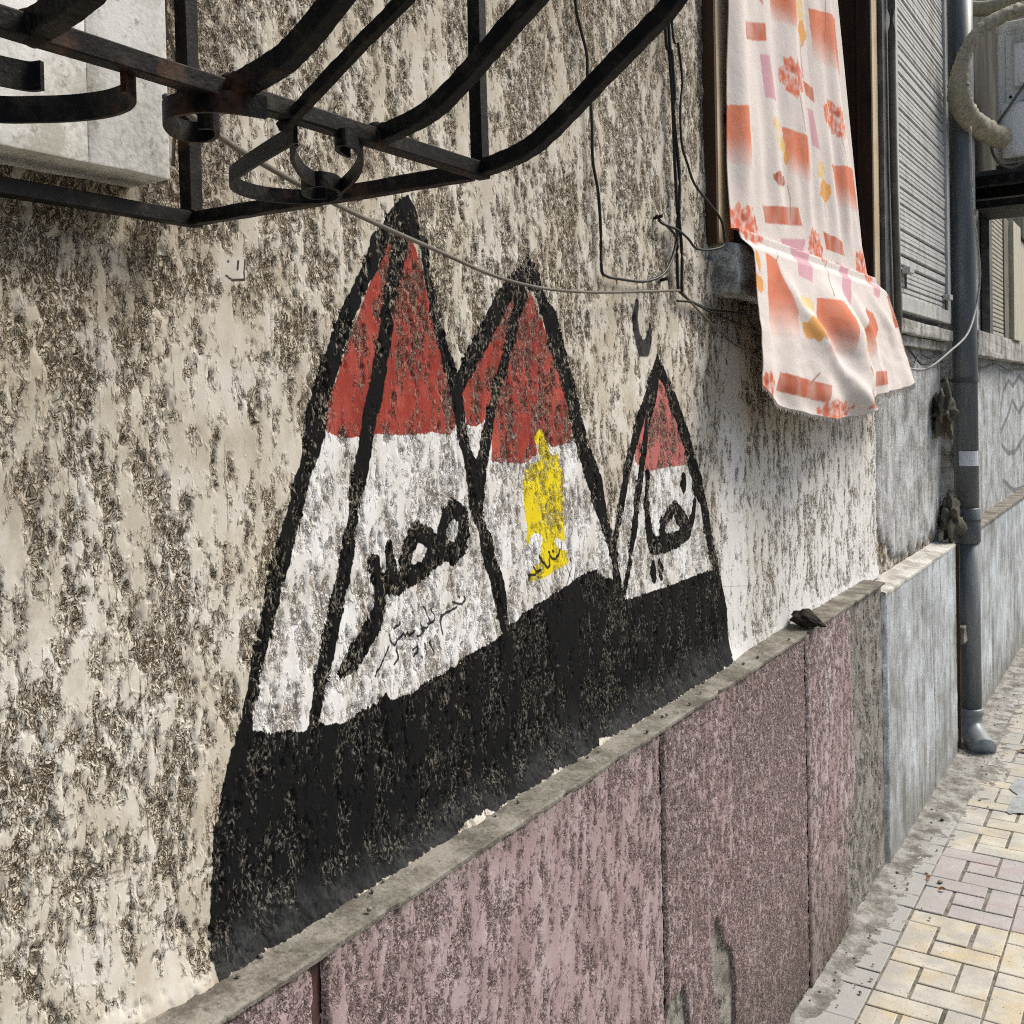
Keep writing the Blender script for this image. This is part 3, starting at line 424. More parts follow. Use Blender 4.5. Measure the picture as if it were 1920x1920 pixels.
# each painted figure is a piece of the plaster itself
hull = [poly_sdf(Yg[mb], Zg[mb], q) for q in (
    [(o[0]-o[2], o[1]) for o in P['outline'][0]]+[(o[0]+o[2], o[1]) for o in P['outline'][2][::-1]],
    [(o[0]-o[2], o[1]) for o in P['outline'][3]]+[(o[0]-o[2], o[1]) for o in P['outline'][2][10:]]+[(o[0]+o[2], o[1]) for o in P['outline'][5][::-1]],
    [(o[0]-o[2], o[1]) for o in P['outline'][6]]+[(o[0]+o[2], o[1]) for o in P['outline'][8][::-1]])]
reg = np.zeros(Yg.shape, int); r_ = np.zeros(mb.sum(), int)
for k, h in enumerate(hull): r_[h < 0.001] = k+1
reg[mb] = r_
for k in range(3): reg[s_apex[k] < .002] = k+1
reg[s_base < 0] = 4
reg[s_yel < 0] = 5; reg[s_wb < 0] = 6; reg[s_ws < 0] = 7; reg[(s_gry < 0)] = 8
rf = reg[:-1, :-1]; yc = Yg[:-1, :-1]; zc = Zg[:-1, :-1]
open_ = ((yc > -.9) & (yc < .585) & (zc > 1.91)) | ((yc > 2.20) & (yc < 3.66) & (zc > 1.86))
zx = np.zeros_like(hx)
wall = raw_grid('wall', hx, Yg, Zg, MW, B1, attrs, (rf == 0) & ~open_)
tag(wall, 'rough cream plaster wall with brown worn patches around the mural')
for k, (nm, lb) in enumerate([('painted_pyramid', 'tallest painted pyramid with red top and white body, at left of the mural'),
                              ('painted_pyramid', 'middle painted pyramid with the yellow eagle on its white body'),
                              ('painted_pyramid', 'smallest painted pyramid with pinkish top, at right of the mural'),
                              ('painted_base_band', 'black painted band along the foot of the three pyramids'),
                              ('painted_eagle', 'yellow painted eagle on the middle pyramid'),
                              ('painted_word', 'large black painted Arabic word on the tallest pyramid'),
                              ('painted_word', 'black painted Arabic word on the smallest pyramid'),
                              ('painted_mark', 'faint grey hook-shaped brush mark above the smallest pyramid')]):
    if (rf == k+1).any(): tag(raw_grid(nm, hx, Yg, Zg, MW, wall, attrs, (rf == k+1) & ~open_), lb)

# pink plinth: plaster panels between vertical grooves, torn at the far end to bare cement
plinth = grid_obj('plinth', axis([(-3., .4, .1, .1), (.4, 3.5, .05, .05)]), np.linspace(-.05, .93, 12), lambda u, v: (.058+0*u, u, v), M_bare, B1)
zp = axis([(-.03, .935, .0042, .0036)])
pan = [(-3., .837, [(-3., .4, .05, .02), (.4, .837, .004, .003)]), (.852, 1.754, [(.852, 1.754, .0028, .0034)]), (1.767, 2.646, [(1.767, 2.646, .0034, .0046)]), (2.659, 3.47, [(2.659, 3.47, .0046, .006)])]
for k, (a, b, spec) in enumerate(pan):
    yv = axis(spec); Y2, Z2 = np.meshgrid(yv, zp, indexing='ij')
    lean = .10*Z2*(1 if k == 1 else .2)
    p2 = .56*fbm((Y2-lean)*40+.3*perlin(Y2*20, Z2*8, 5), Z2*(15 if k == 1 else 22), 211, 5, .78)+.2*fbm(Y2*5, Z2*3, 91, 2)
    p2 += [-.05, .12*np.exp(-((Y2-1.4)/.3)**2)-.02, -.20+.12*sst(.2, .5, Z2)*np.exp(-((Y2-2.0)/.2)**2), .0][k]
    d2 = np.clip(.12+.75*sst(.42, .05, Z2+.12*fbm(Y2*5, Z2*4, 95, 3))+.2*fbm(Y2*4, Z2*3, 97, 2)+.3*sst(.90, .935, Z2), 0, 1.2)
    w2 = np.clip(.05+.3*fbm(Y2*6, Z2*2, 99, 2)+(k == 3)*.7*sst(.15, .5, Z2)*sst(.0, .25, fbm(Y2*26, Z2*1.6, 101, 2))+(k == 2)*.8*np.exp(-((Y2-1.86)/.03)**2-((Z2-.34)/.08)**2), 0, 1)
    ch = np.full(Y2.shape, 9.)
    if k == 2:
        ch = np.minimum(ch, poly_sdf(Y2, Z2, [(2.021, .473), (1.986, .452), (1.991, .361), (2.03, .25), (2.07, .14), (2.11, .16), (2.12, .28), (2.104, .364), (2.06, .40), (2.054, .425)]))
        ch = np.minimum(ch, poly_sdf(Y2, Z2, [(1.75, .41), (1.847, .416), (1.86, .372), (1.87, .30), (1.85, .16), (1.75, .1)]))
        ch = np.minimum(ch, .02+Z2-.05*(1+fbm(Y2*8, Z2*0, 15, 3)))
    if k == 3:
        ch = np.minimum(ch, np.interp(Z2, [0, .242, .349, .417, .527, .742, .922], [3.02, 3.013, 3.078, 3.112, 3.098, 3.08, 3.07])+.012*fbm(Z2*22, Y2*0, 19, 3)-Y2)
        ch = np.minimum(ch, .02+Z2-.03*(1+fbm(Y2*8, Z2*0, 15, 3)))
    deep = sst(.004, -.010, ch)
    pt = sst(-.09, .1, p2)
    x2 = .0668+.0026*pt+(1-pt)*.003*fbm(Y2*80, Z2*60, 151, 2, .7)-.010*deep+deep*(.008*fbm(Y2*30, Z2*22, 77, 4, .6)-.012*sst(-.05, -.2, fbm(Y2*14, Z2*8, 79, 3)))
    if k == 3: x2 -= .03*sst(3.445, 3.462, Y2+.022*perlin(Z2*14, Y2*0, 8)+.008*perlin(Z2*50, Y2*0, 9))
    x2 -= .006*sst(a+.007, a, Y2+.003*fbm(Z2*30, Y2*0, 27, 2))+.006*sst(b-.007, b, Y2+.003*fbm(Z2*30, Y2*0, 28, 2))*(k < 3)
    tag(raw_grid('plinth_panel', x2, Y2, Z2, MP, plinth, dict(mid=np.clip(.5+.55*fbm(Y2*17, Z2*9, 161+k, 4, .6), 0, 1), pl=p2, dirt_shade=d2, wash=w2, chip=cm(ch)), None),
        ['pink plinth panel nearest the camera, at lower left', 'wide pink plinth panel below the black mural base', 'pink plinth panel with the deep chipped hole near the ground', 'last pink plinth panel, torn back to bare brown cement'][k])
M_groove = m_plain('maroon_groove', (.085, .048, .043), .9, .1, .4, 30)
for gy in (.844, 1.7605, 2.6525):
    link('groove_mortar', box_mesh('groove_mortar', .050, .0595, gy-.012, gy+.012, -.02, .93), M_groove, plinth)
# ledge over the pink plinth
yv = axis([(-3., .4, .04, .02), (.4, 1.3, .004, .005), (1.3, 3.5, .006, .010)]); t = np.linspace(0, 1, 15)
U, T = np.meshgrid(yv, t, indexing='ij')
front = .0715+.0025*fbm(U*6, U*0, 5, 3)-.008*sst(.25, .5, fbm(U*11, U*0+3, 9, 2))
xx = np.where(T < .15, front-.001+.001*np.sin(T/.15*math.pi/2), front+(T-.15)/.85*(-.004-front))
zz = np.where(T < .15, .934+.007*np.sin(T/.15*math.pi/2), .941+.004*(T-.15)/.85)+.0020*fbm(U*28, T*5, 23, 3)+.006*sst(.80, 1, T)*(fbm(U*40, U*0, 29, 3)+.3)
raw_grid('ledge', xx, U, zz, M_ledge, plinth, flip=True)

# grey cement plinth beyond the crack
gp = grid_obj('plinth', axis([(3.505, 4.77, .008, .010)]), np.linspace(-.03, .905, 90), lambda u, v: (.0715+.0020*fbm(u*4, v*3, 7, 3)+.0012*fbm(u*25, v*18, 17, 3)-.014*sst(3.520, 3.507, u+.012*perlin(v*20, u*0, 4)+.006*perlin(v*60, u*0, 5))-.010*np.exp(-((u-4.28-.02*np.sin(v*7)-.008*perlin(v*25, u*0, 6))/.007)**2), u, v), M_grey, B1)
tag(gp, 'smooth blue-grey cement plinth between the torn pink plinth and the downpipe')
U, T = np.meshgrid(axis([(3.498, 4.77, .012, .014)]), np.linspace(0, 1, 12), indexing='ij')
raw_grid('ledge', np.where(T < .2, .0735, .0735-(T-.2)/.8*.08), U, np.where(T < .2, .895+.012*np.sin(T/.2*math.pi/2), .907+.012*(T-.2)/.8)+.003*fbm(U*12, T*4, 33, 3), m_cement('pale_ledge', (.30, .285, .25), (.45, .44, .40), (.58, .575, .54), .1, 9), gp, flip=True)
link('plinth_end', box_mesh('plinth_end', -.02, .0712, 4.755, 4.7695, -.02, .9), M_bare, gp)

# grey plaster strip beyond the mural wall
U, V = np.meshgrid(axis([(3.70, 4.86, .010, .012)]), axis([(.90, 3.2, .009, .014), (3.2, 4.4, .03, .03)]), indexing='ij')
edge = .02*fbm(V*9, V*0, 3, 3)
tear = np.maximum(sst(.0, .03, .965+.07*fbm(U*9, U*0, 13, 3)-V), sst(.03, -.02, U-3.715-.22*sst(1.12, .97, V+.10*fbm(U*9, V*7, 14, 3))-edge*.6))
def m_torn():
    M = m_cement('torn_grey_plaster', (.18, .175, .16), (.36, .37, .365), (.58, .61, .63), .6, 7, .004, tint=(.20, .175, .135))
    old = M.b.inputs['Base Color'].links[0].from_socket; n = M.noise(M.pos(), 34, 4, .65)
    c = M.ramp(n, [(.36, (.09, .07, .05)), (.5, (.30, .255, .19)), (.6, (.58, .57, .53))])
    M.color(M.mix(M.step(M.add(M.attr('tear'), M.mul(M.add(n, -.5), .6)), .35, .6), old, c)); return M
raw_grid('grey_wall_strip', .003+.0022*fbm(U*60, V*50, 43, 3)+.002*fbm(U*5, V*4, 44, 2)-.014*tear+.006*tear*fbm(U*30, V*26, 48, 3), U, V, m_torn(), B1, dict(tear=tear))
link('recess_wall', box_mesh('recess_wall', -.30, -.13, 4.7, 5.35, -.1, 4.4), M_stain, B1)
link('recess_side', box_mesh('recess_side', -.20, -.004, 4.80, 4.858, .0, 4.4), M_stain, B1)

# left window: white projecting surround with its opening
ws = link('window_surround', box_mesh('sill_apron', -.02, .0597, -1.3, .588, 1.774, 1.905, .0015, .0010, 2, 6), M_white, B1, smooth=True)
tag(ws, 'white painted plaster window surround behind the iron grille, at upper left')
def sur(x0, x1, y0, y1, z0, z1, name, m=M_white, bev=.004, jit=.0016):
    return link(name, box_mesh(name, x0, x1, y0, y1, z0, z1, bev, jit, 2, 6), m, ws, smooth=True)
sur(-.02, .060, .5875, .677, 1.7742, 3.2, 'jamb', bev=.0015, jit=.001)
sur(-.02, .0585, -1.3, -.9, 1.904, 3.2, 'jamb')
sur(-.20, -.015, .586, .66, 1.88, 3.2, 'reveal', m_cement('greenish_reveal', (.22, .24, .19), (.33, .35, .29), (.42, .43, .37), .3, 9))
link('inner_sill', box_mesh('inner_sill', -.2, -.015, -1.3, .60, 1.86, 1.9, .003), M_stain, ws)
link('pane', box_mesh('pane', -.22, -.19, -1.3, .66, 1.85, 3.2), M_green, ws)

# ------------------------------------------------------------------ second window: timber frame, reveal, sill
wf = tag(link('window', box_mesh('window', -.16, -.01, 2.29, 3.6, 1.84, 1.895, .002), M_dark, B1), 'timber window with pale front edges behind the printed cloth')
def wbox(name, x0, x1, y0, y1, z0, z1, m, bev=.002, jit=0): return link(name, box_mesh(name, x0, x1, y0, y1, z0, z1, bev, jit), m, wf)
wbox('frame_side', -.02, .0255, 2.192, 2.200, 1.895, 3.3, M_dark, .001)
wbox('stile', -.10, .027, 2.201, 2.292, 1.90, 3.3, M_pine)
wbox('stile', -.02, .030, 3.602, 3.676, 1.86, 3.3, M_pine)
wbox('reveal_board', -.16, -.021, 3.600, 3.66, 1.86, 3.3, M_dark)
wbox('reveal_board', -.02, .0285, 3.590, 3.601, 1.86, 3.3, M_dark)
wbox('pane', -.19, -.161, 2.1, 3.72, 1.8, 3.3, M_shadow)
wbox('hinge_plate', .0265, .0285, 2.236, 2.254, 2.17, 2.19, M_steel, .0005)
bm = bmesh.new(); bmesh.ops.create_cube(bm, size=1)
for v in bm.verts: v.co = Vector((-.06+(v.co.x+.5)*.112, 2.236+(v.co.y+.5)*1.40, 1.785+(v.co.z+.5)*.115))
bmesh.ops.subdivide_edges(bm, edges=[e for e in bm.edges if abs(e.verts[0].co.y-e.verts[1].co.y) > .5], cuts=60)
bmesh.ops.subdivide_edges(bm, edges=[e for e in bm.edges if abs(e.verts[0].co.y-e.verts[1].co.y) < .001], cuts=5, use_grid_fill=True)
from mathutils import noise as mn
for v in bm.verts:
    v.co += mn.noise_vector(v.co*26)*.006+mn.noise_vector(v.co*75)*.003
    if v.co.y < 2.26 and v.co.x < .03: v.co += Vector((0, .012, .01))*mn.noise(v.co*30)
me = bpy.data.meshes.new('sill_slab'); bm.to_mesh(me); bm.free(); tag(link('window_sill', me, m_cement('pale_sill', (.20, .20, .18), (.42, .44, .43), (.62, .65, .66), .2, 15, .004), B1, smooth=True), 'chipped grey cement window sill under the printed cloth')

# ------------------------------------------------------------------ slatted shutter of the next window
sh = tag(link('slatted_shutter', box_mesh('shutter_backing', .006, .018, 3.86, 4.80, 1.87, 3.4), M_steel, B1), 'tall grey slatted shutter between the printed cloth and the downpipe')
def sbox(name, x0, x1, y0, y1, z0, z1, m=M_slat, bev=.002): return link(name, box_mesh(name, x0, x1, y0, y1, z0, z1, bev), m, sh)
sbox('stile', .010, .056, 4.775, 4.835, 1.855, 3.4)
sbox('stile', .010, .056, 3.835, 3.868, 1.855, 3.4)
sbox('bottom_rail', .012, .060, 3.868, 4.775, 1.852, 1.905)
prof = [(.018, 0), (.043, .0008), (.0462, .004), (.0452, .0168), (.018, .0176)]
V = [(x, yy, z) for yy in (3.869, 4.774) for x, z in prof]; n5 = len(prof)
F = [(j, (j+1) % n5, n5+(j+1) % n5, n5+j) for j in range(n5)]+[tuple(range(n5))[::-1], tuple(range(n5, 2*n5))]
slat_me = mesh('slat', V, F); slat_me.materials.append(M_slat.m)
z = 1.906; k = 0
while z < 3.36:
    o = link('slat', slat_me, None, sh, (random.uniform(-.002, .002), 0, z)); o.rotation_euler.x = random.uniform(-.0012, .0012); z += .0186; k += 1
for (a, b) in ((3.93, 1.99), (4.70, 1.95)):
    hk = link('catch', box_mesh('catch', .046, .075, a, a+.075, b, b+.022, .003), M_slat, sh); link('catch_pin', box_mesh('catch_pin', .05, .058, a+.02, a+.028, b-.055, b, .001), M_steel, sh)
s2 = link('shutter_sill', box_mesh('sill_slab', -.01, .062, 3.80, 4.845, 1.775, 1.825, .006, .003, 2, 8), M_sill, B1, smooth=True)
tag(s2, 'dirty white stone sill below the grey slatted shutter')
link('sill_underside', box_mesh('sill_underside', -.01, .036, 3.82, 4.835, 1.735, 1.772, .004, .003, 2, 8), M_stain, s2, smooth=True)
tag(link('window_post', box_mesh('window_post', -.01, .046, 3.684, 3.800, 1.84, 3.4, .004), M_steel, B1), 'dark grey post between the timber window and the slatted shutter')
tag(link('white_trim', box_mesh('white_trim', .004, .050, 3.802, 3.818, 1.86, 3.4, .002), M_white, B1), 'thin white trim strip beside the dark grey post')
tag(link('conduit', sweep('conduit', catmull([(.062, 3.752, 3.5), (.062, 3.748, 2.8), (.062, 3.755, 2.3), (.062, 3.79, 1.82), (.05, 3.80, 1.76)]), circ(.013, 10)), M_cabg, smooth=True), 'thin brownish vertical conduit along the left edge of the slatted shutter', 'pipe')

# ------------------------------------------------------------------ far building
B2 = thing('neighbouring_building', (-.1, 8, 0), 'grey plastered neighbouring building with graffiti beyond the downpipe', 'building')
U, V = np.meshgrid(axis([(5.20, 8.2, .011, .016), (8.2, 16, .05, .2)]), axis([(.88, 2.2, .010, .012), (2.2, 5, .03, .05)]), indexing='ij')
gf = local(stroke_sdf, U.ravel(), V.ravel(), P['graffiti'], .05).reshape(U.shape)
def m_farwall():
    M = m_cement('far_grey_plaster', (.20, .195, .175), (.37, .385, .385), (.54, .58, .60), .6, 6, .003, tint=(.18, .165, .135))
    old = M.b.inputs['Base Color'].links[0].from_socket
    M.color(M.mix(M.mul(M.step(M.attr('pen'), .4, -.4), .6), old, (.05, .052, .055))); return M
fw_ = raw_grid('wall', .002+.003*fbm(U*30, V*25, 45, 3)+.003*fbm(U*4, V*3, 46, 2), U, V, m_farwall(), B2, dict(pen=cm(gf)))
tag(fw_, 'grey plaster wall with thin scribbled graffiti lines')
link('wall_end', box_mesh('wall_end', -.2, -.004, 5.202, 5.26, -.02, 5), M_stain, B2)
p2_ = link('plinth', box_mesh('plinth', -.05, .060, 5.285, 16, -.05, .89), M_bare, B2)
yy0 = 5.282; kk = 0
for wdt in (.52, .50, .47, .49, .52, .5, .5, .5, .5, .5, .5, .5, .5, .5, .5, .5, .5, .5, .5, .5):
    U, V = np.meshgrid(np.linspace(yy0+.004, yy0+wdt-.004, 26), np.linspace(-.03, .893, 40), indexing='ij')
    e = np.minimum(U-yy0, yy0+wdt-U)
    raw_grid('plinth_panel', .0705+.0015*fbm(U*4, V*3, 7+kk, 3)-.006*sst(.012, .004, e), U, V, M_grey, p2_); yy0 += wdt; kk += 1
link('ledge', box_mesh('ledge', -.01, .078, 5.28, 15.2, .894, .914, .006, .002, 2, 0), M_ledge, p2_)
w2_ = tag(link('louvred_window', box_mesh('window_backing', .006, .012, 6.101, 6.80, 1.863, 2.56), M_steel, B2), 'cream framed louvred window with white sill under the air conditioner')
def vbox(name, x0, x1, y0, y1, z0, z1, m, bev=.004, jit=0, sub=0): return link(name, box_mesh(name, x0, x1, y0, y1, z0, z1, bev, jit, 2, sub), m, w2_)
M_cream = m_plain('cream_frame_paint', (.52, .50, .40), .7, .3, .25, 8, dirt_shade=(.3, .28, .2), streak=.3)
vbox('sill', -.01, .064, 5.52, 8.4, 1.738, 1.862, M_sill, .006, .003, 8)
vbox('frame', .008, .050, 6.00, 6.10, 1.863, 2.56, M_steel)
vbox('frame', .008, .050, 6.56, 6.76, 1.863, 2.56, m_plain('brown_grey_paint', (.16, .15, .12), .7, .3, .3, 9))
vbox('frame', .008, .075, 6.765, 7.10, 1.863, 2.56, M_cream)
vbox('backing', .006, .012, 7.101, 8.3, 1.863, 2.56, M_cream, 0)
V = [(x*.8, yy, z*1.25) for yy in (6.102, 6.558) for x, z in prof]; sl2 = mesh('slat', V, F); sl2.materials.append(M_slat2.m)
z = 1.866
while z < 2.53: link('slat', sl2, None, w2_, (.006, 0, z)); z += .0245

link('painted_shade_panel', box_mesh('painted_shade_panel', .002, .030, 5.23, 8.4, 2.565, 4.6, .004), m_plain('shade_dark_plaster', (.055, .052, .045), .95, .1, .5, 5, dirt_shade=(.10, .095, .08), streak=.3), B2)  # dark panel added to stand for the shaded wall behind the unit
# ------------------------------------------------------------------ pavement, dust, road
road = link('road', mesh('road', [(-150, -200, -.16), (250, -200, -.16), (250, 200, -.16), (-150, 200, -.16)], [(0, 1, 2, 3)]), M_road); tag(road, None, kind='structure')
pav = link('pavement', box_mesh('pavement', -.5, 1.78, -4, 20, -.155, -.0042), M_joint); tag(pav, None, kind='structure')
kb = link('kerb', box_mesh('kerb', 1.784, 1.93, -4, 20, -.155, .004, .012), M_grey); tag(kb, None, kind='structure')
def m_paver(name, c0, c1, dusty):
    M = Mat(name, .88, .2); P0 = M.pos(); n = M.noise(P0, 7, 5, .7); f = M.noise(P0, 130, 3, .65); r = M.rnd()
    c = M.mix(M.step(n, .36, .62), c0, c1)
    c = M.mix(M.mul(r, .35), c, tuple(t_*.72 for t_ in c1))
    c = M.mix(M.step(f, .52, .72, 0, .35), c, tuple(t_*.55 for t_ in c0))
    sp = M.step(M.vor(P0, 46), .13, .07); c = M.mix(M.mul(sp, .8), c, (.05, .045, .035))
    xx = M.nz(P0)[0]
    d = M.step(M.add(M.add(M.noise(P0, 5.5, 5, .7), M.mul(xx, -.5)), dusty), .32, .60)
    c = M.mix(M.mul(d, .8), c, M.mix(f, (.28, .275, .255), (.40, .40, .385))); M.color(c); M.bump(M.add(f, M.mul(sp, -.6)), .0014, .7); return M
M_y = m_paver('yellow_paver', (.52, .44, .285), (.565, .545, .475), .13)
M_p = m_paver('pink_paver', (.40, .325, .318), (.47, .445, .44), .14)
M_gp = m_paver('greyed_paver', (.38, .375, .36), (.50, .50, .48), .30)
M_fp = m_paver('dusty_far_paver', (.44, .40, .31), (.50, .48, .43), .12)
TX, TY, G = .2625, .2505, .0055
a, b = TX, TY
pieces = [(0, .079, 0, .167), (.089, a-G, 0, .082), (.181, a-G, .087, b-G), (0, .171, .172, b-G), (.089, .171, .087, .167)]
def paver_me(x0, x1, y0, y1):
    c = .0022; V = []
    for (zz, k) in ((-.012, 0), (-.0014, 0), (0, c)):
        V += [(x0+k, y0+k, zz), (x1-k, y0+k, zz), (x1-k, y1-k, zz), (x0+k, y1-k, zz)]
    Fc = [(8, 9, 10, 11)]
    for l in (0, 4): Fc += [(l+j, l+(j+1) % 4, l+4+(j+1) % 4, l+4+j) for j in range(4)]
    return V, Fc
cand = []
for ix in range(-1, 6):
    for iy in range(-14, 60):
        for pi_, pc in enumerate(pieces):
            x0 = .201+ix*TX; y0 = 2.7575-6*TY+iy*TY
            cx = x0+(pc[0]+pc[1])/2; cy = y0+(pc[2]+pc[3])/2
            if cx < .06 or y0 < -3.5: continue
            row = round((y0-2.7575)/TY)
            m_ = M_gp if ix < 0 else (M_y if row < 2 else M_p if row < 4 else M_y if row < 7 else M_fp)
            # seen through the right of the picture: nearest first
            vis = (cy > 2.2) and (cx-.88 < (cy)*.115-.55 + .35)
            cand.append((0 if vis else 1, math.hypot(cx-.88, cy), pi_, x0, y0, m_))
cand.sort(key=lambda q: (q[0], q[1]))
shared = {}
SV, SF, SM = [], [], []
rest_m = [M_y, M_p, M_gp, M_fp]
for k, (nv, d_, pi_, x0, y0, m_) in enumerate(cand):
    if k < 300:
        key = (pi_, m_.m.name)
        if key not in shared:
            V, Fc = paver_me(*pieces[pi_]); shared[key] = mesh('paver', V, Fc); shared[key].materials.append(m_.m)
        o = link('paver', shared[key], None, pav, (x0+random.uniform(-.0012, .0012), y0+random.uniform(-.0012, .0012), random.uniform(-.0015, .0012)))
        o.rotation_euler = (random.uniform(-.006, .006), random.uniform(-.006, .006), random.uniform(-.006, .006))
    else:
        V, Fc = paver_me(*pieces[pi_]); nb = len(SV)
        SV += [(x+x0, y+y0, z_) for x, y, z_ in V]; SF += [tuple(i+nb for i in q) for q in Fc]; SM += [rest_m.index(m_)]*len(Fc)
me = mesh('distant_pavers', SV, SF)
for m_ in rest_m: me.materials.append(m_.m)
me.polygons.foreach_set('material_index', SM)
tag(link('distant_pavers', me, None, pav), None, kind='stuff')
# dust bank against the wall
U, V = np.meshgrid(np.linspace(.0, .34, 70), axis([(-3, 1.5, .05, .02), (1.5, 6, .007, .011), (6, 12, .02, .1)]), indexing='ij')
wd = np.interp(V, [2.4, 2.7, 3.1, 3.3, 3.68, 4.0, 4.35, 4.7, 5.2, 6.5], [.05, .055, .085, .09, .115, .125, .16, .21, .15, .13])
hz = .010*(1-(U-.07)/wd)+.006*fbm(U*22, V*22, 5, 4, .6)+.0025*fbm(U*120, V*120, 8, 2)
hz = np.where(hz > 0, hz*.8, hz)-.0012
tag(raw_grid('dust_bank', U, V, np.maximum(hz, -.02), M_dust, None), 'grey dust and grit lying along the foot of the wall', 'dust', kind='stuff')
# pebbles and litter, joined: too small to pick apart
rs = np.random.RandomState(4); bm = bmesh.new()
for k in range(120):
    y = rs.uniform(2.3, 6.5); x = .075+abs(rs.randn())*.10; r = rs.uniform(.0015, .005)*(1 if rs.rand() > .08 else 1.8)
    g = bmesh.ops.create_icosphere(bm, subdivisions=1, radius=r)
    for v in g['verts']: v.co = Vector((v.co.x*rs.uniform(.7, 1.3)+x, v.co.y*rs.uniform(.7, 1.5)+y, v.co.z*.7+.004+r*.3))
for k in range(26):
    y = rs.uniform(.6, 2.6); x = rs.uniform(.01, .06); r = rs.uniform(.0012, .004)
    g = bmesh.ops.create_icosphere(bm, subdivisions=1, radius=r)
    for v in g['verts']: v.co += Vector((x, y, .944+r*.6))
me = bpy.data.meshes.new('grit'); bm.to_mesh(me); bm.free()
tag(link('grit', me, M_ledge), 'tiny loose stones scattered along the ledge and pavement edge', 'grit', kind='stuff')
# dark dried patch of cement on the pavers
bm = bmesh.new(); pts = []
for k in range(40):
    t = 2*math.pi*k/40; rr = 1+.22*math.sin(3*t+1)+.15*math.sin(5*t)+.08*math.sin(11*t)
    pts.append(bm.verts.new((.395+.075*rr*math.cos(t), 4.40+.20*rr*math.sin(t), .0032)))
bm.faces.new(pts); r0 = bmesh.ops.inset_region(bm, faces=bm.faces[:], thickness=.012)
for v in bm.verts:
    if not v.is_boundary: v.co.z = .0048
me = bpy.data.meshes.new('cement_spill'); bm.to_mesh(me); bm.free()
tag(link('cement_spill', me, m_cement('blue_grey_cement', (.22, .24, .24), (.29, .31, .31), (.36, .38, .38), 0, 9)), 'blue-grey cement spill dried on the yellow pavers', 'spill')
def leaf(x, y, s, rz, label):
    V = []; Fc = []
    for i in range(7):
        t = i/6; w_ = s*.35*math.sin(math.pi*min(.98, t+.02))**.8
        for j in (-1, 0, 1): V.append((s*(t-.5), j*w_, .004+.006*abs(j)*math.sin(3*t)+.004*t))
    for i in range(6):
        for j in range(2): q = i*3+j; Fc.append((q, q+3, q+4, q+1))
    o = link('dry_leaf', mesh('dry_leaf', V, Fc), M_leaf, None, (x, y, .001)); o.rotation_euler.z = rz; tag(o, label, 'leaf', 'dry leaves on the pavement')
leaf(.251, 3.409, .022, .4, 'small orange-brown dry leaf on the pink pavers')
leaf(.315, 4.92, .05, -.2, 'brown dry leaf on dusty pavers beyond the pipe elbow')
leaf(.20, 3.47, .02, 1.1, 'dark curled leaf in the joint between pink pavers')

# ------------------------------------------------------------------ iron grille
gr = thing('iron_window_grille', (.03, .3, 1.74), 'black wrought iron window grille with curved belly bars and scrolls, upper left', 'grille')
ZB = 1.746
def bar(pts, r=.0085, smooth_n=0, name='bar', upv=(0, 0, 1)):
    if smooth_n: pts = catmull(pts, smooth_n)
    else:
        a_, b_ = np.array(pts[0], float), np.array(pts[-1], float); pts = [a_+(b_-a_)*k/24 for k in range(25)] if len(pts) == 2 else pts
    return link(name, sweep(name, pts, sq(r, .15), upv, jit=.00022), M_iron, gr)
bar([(.030, -.9, ZB), (.030, .735, ZB)], .0075, name='wall_side_rail')
bar([(.388, -.9, ZB), (.388, .7335, ZB)], .0062, name='outer_rail')
bar([(.0385, .727, ZB), (.3785, .727, ZB)], .0066, name='end_rail')
bar([(.030, .727, ZB+.008), (.030, .727, 3.1)], name='upright')
bar([(.388, .727, ZB+.008), (.388, .727, 3.1)], .0058, name='upright')
bar([(.030, .30, ZB+.008), (.030, .30, 1.77)], .007, name='upright')
prof_b = [(.392, 1.748), (.416, 1.752), (.442, 1.760), (.472, 1.779), (.506, 1.804), (.539, 1.827), (.566, 1.848), (.62, 1.91), (.66, 2.0), (.68, 2.12), (.68, 2.6)]
for y_, r_b in ((.727, .0066), (.594, .0061), (.453, .0066), (.322, .0068), (.19, .009), (.06, .009), (-.07, .009), (-.2, .009)):
    bar([(x_, y_, z_) for x_, z_ in prof_b], r_b, 8, name='belly_bar', upv=(0, 1, 0))
bar([(.380, .505, 1.736), (.40, .505, 1.748), (.43, .505, 1.766), (.46, .505, 1.783), (.49, .505, 1.80), (.56, .505, 1.845)], .0038, 6, name='belly_bar', upv=(0, 1, 0))
def scroll(pts, zc=1.7365, h=.008, t=.0016, twist=0):
    q = catmull([(x_, y_, zc+(twist*(i/len(pts)))) for i, (x_, y_) in enumerate(pts)], 7)
    return link('scroll', sweep('scroll', q, [(t, h), (-t, h), (-t, -h), (t, -h)], (0, 0, 1)), M_iron, gr)
scroll([(.377, .521), (.318, .547), (.262, .574), (.236, .592), (.219, .617), (.214, .645), (.223, .670), (.239, .684), (.258, .688), (.278, .676), (.294, .652), (.292, .635), (.276, .636), (.260, .650), (.252, .668), (.262, .676)], h=.0062)
scroll([(.37, .528), (.343, .552), (.321, .579), (.299, .61), (.289, .632)], h=.0058)
scroll([(.375, .577), (.380, .561), (.389, .549), (.397, .548), (.394, .562), (.375, .591), (.341, .626), (.309, .652), (.276, .675)], h=.0058)
scroll([(.386, .377), (.378, .390), (.358, .401), (.335, .403), (.311, .396), (.292, .385), (.275, .372), (.25, .34), (.24, .29)], h=.008)
scroll([(.354, .349), (.347, .346), (.344, .335), (.340, .31), (.33, .27)])
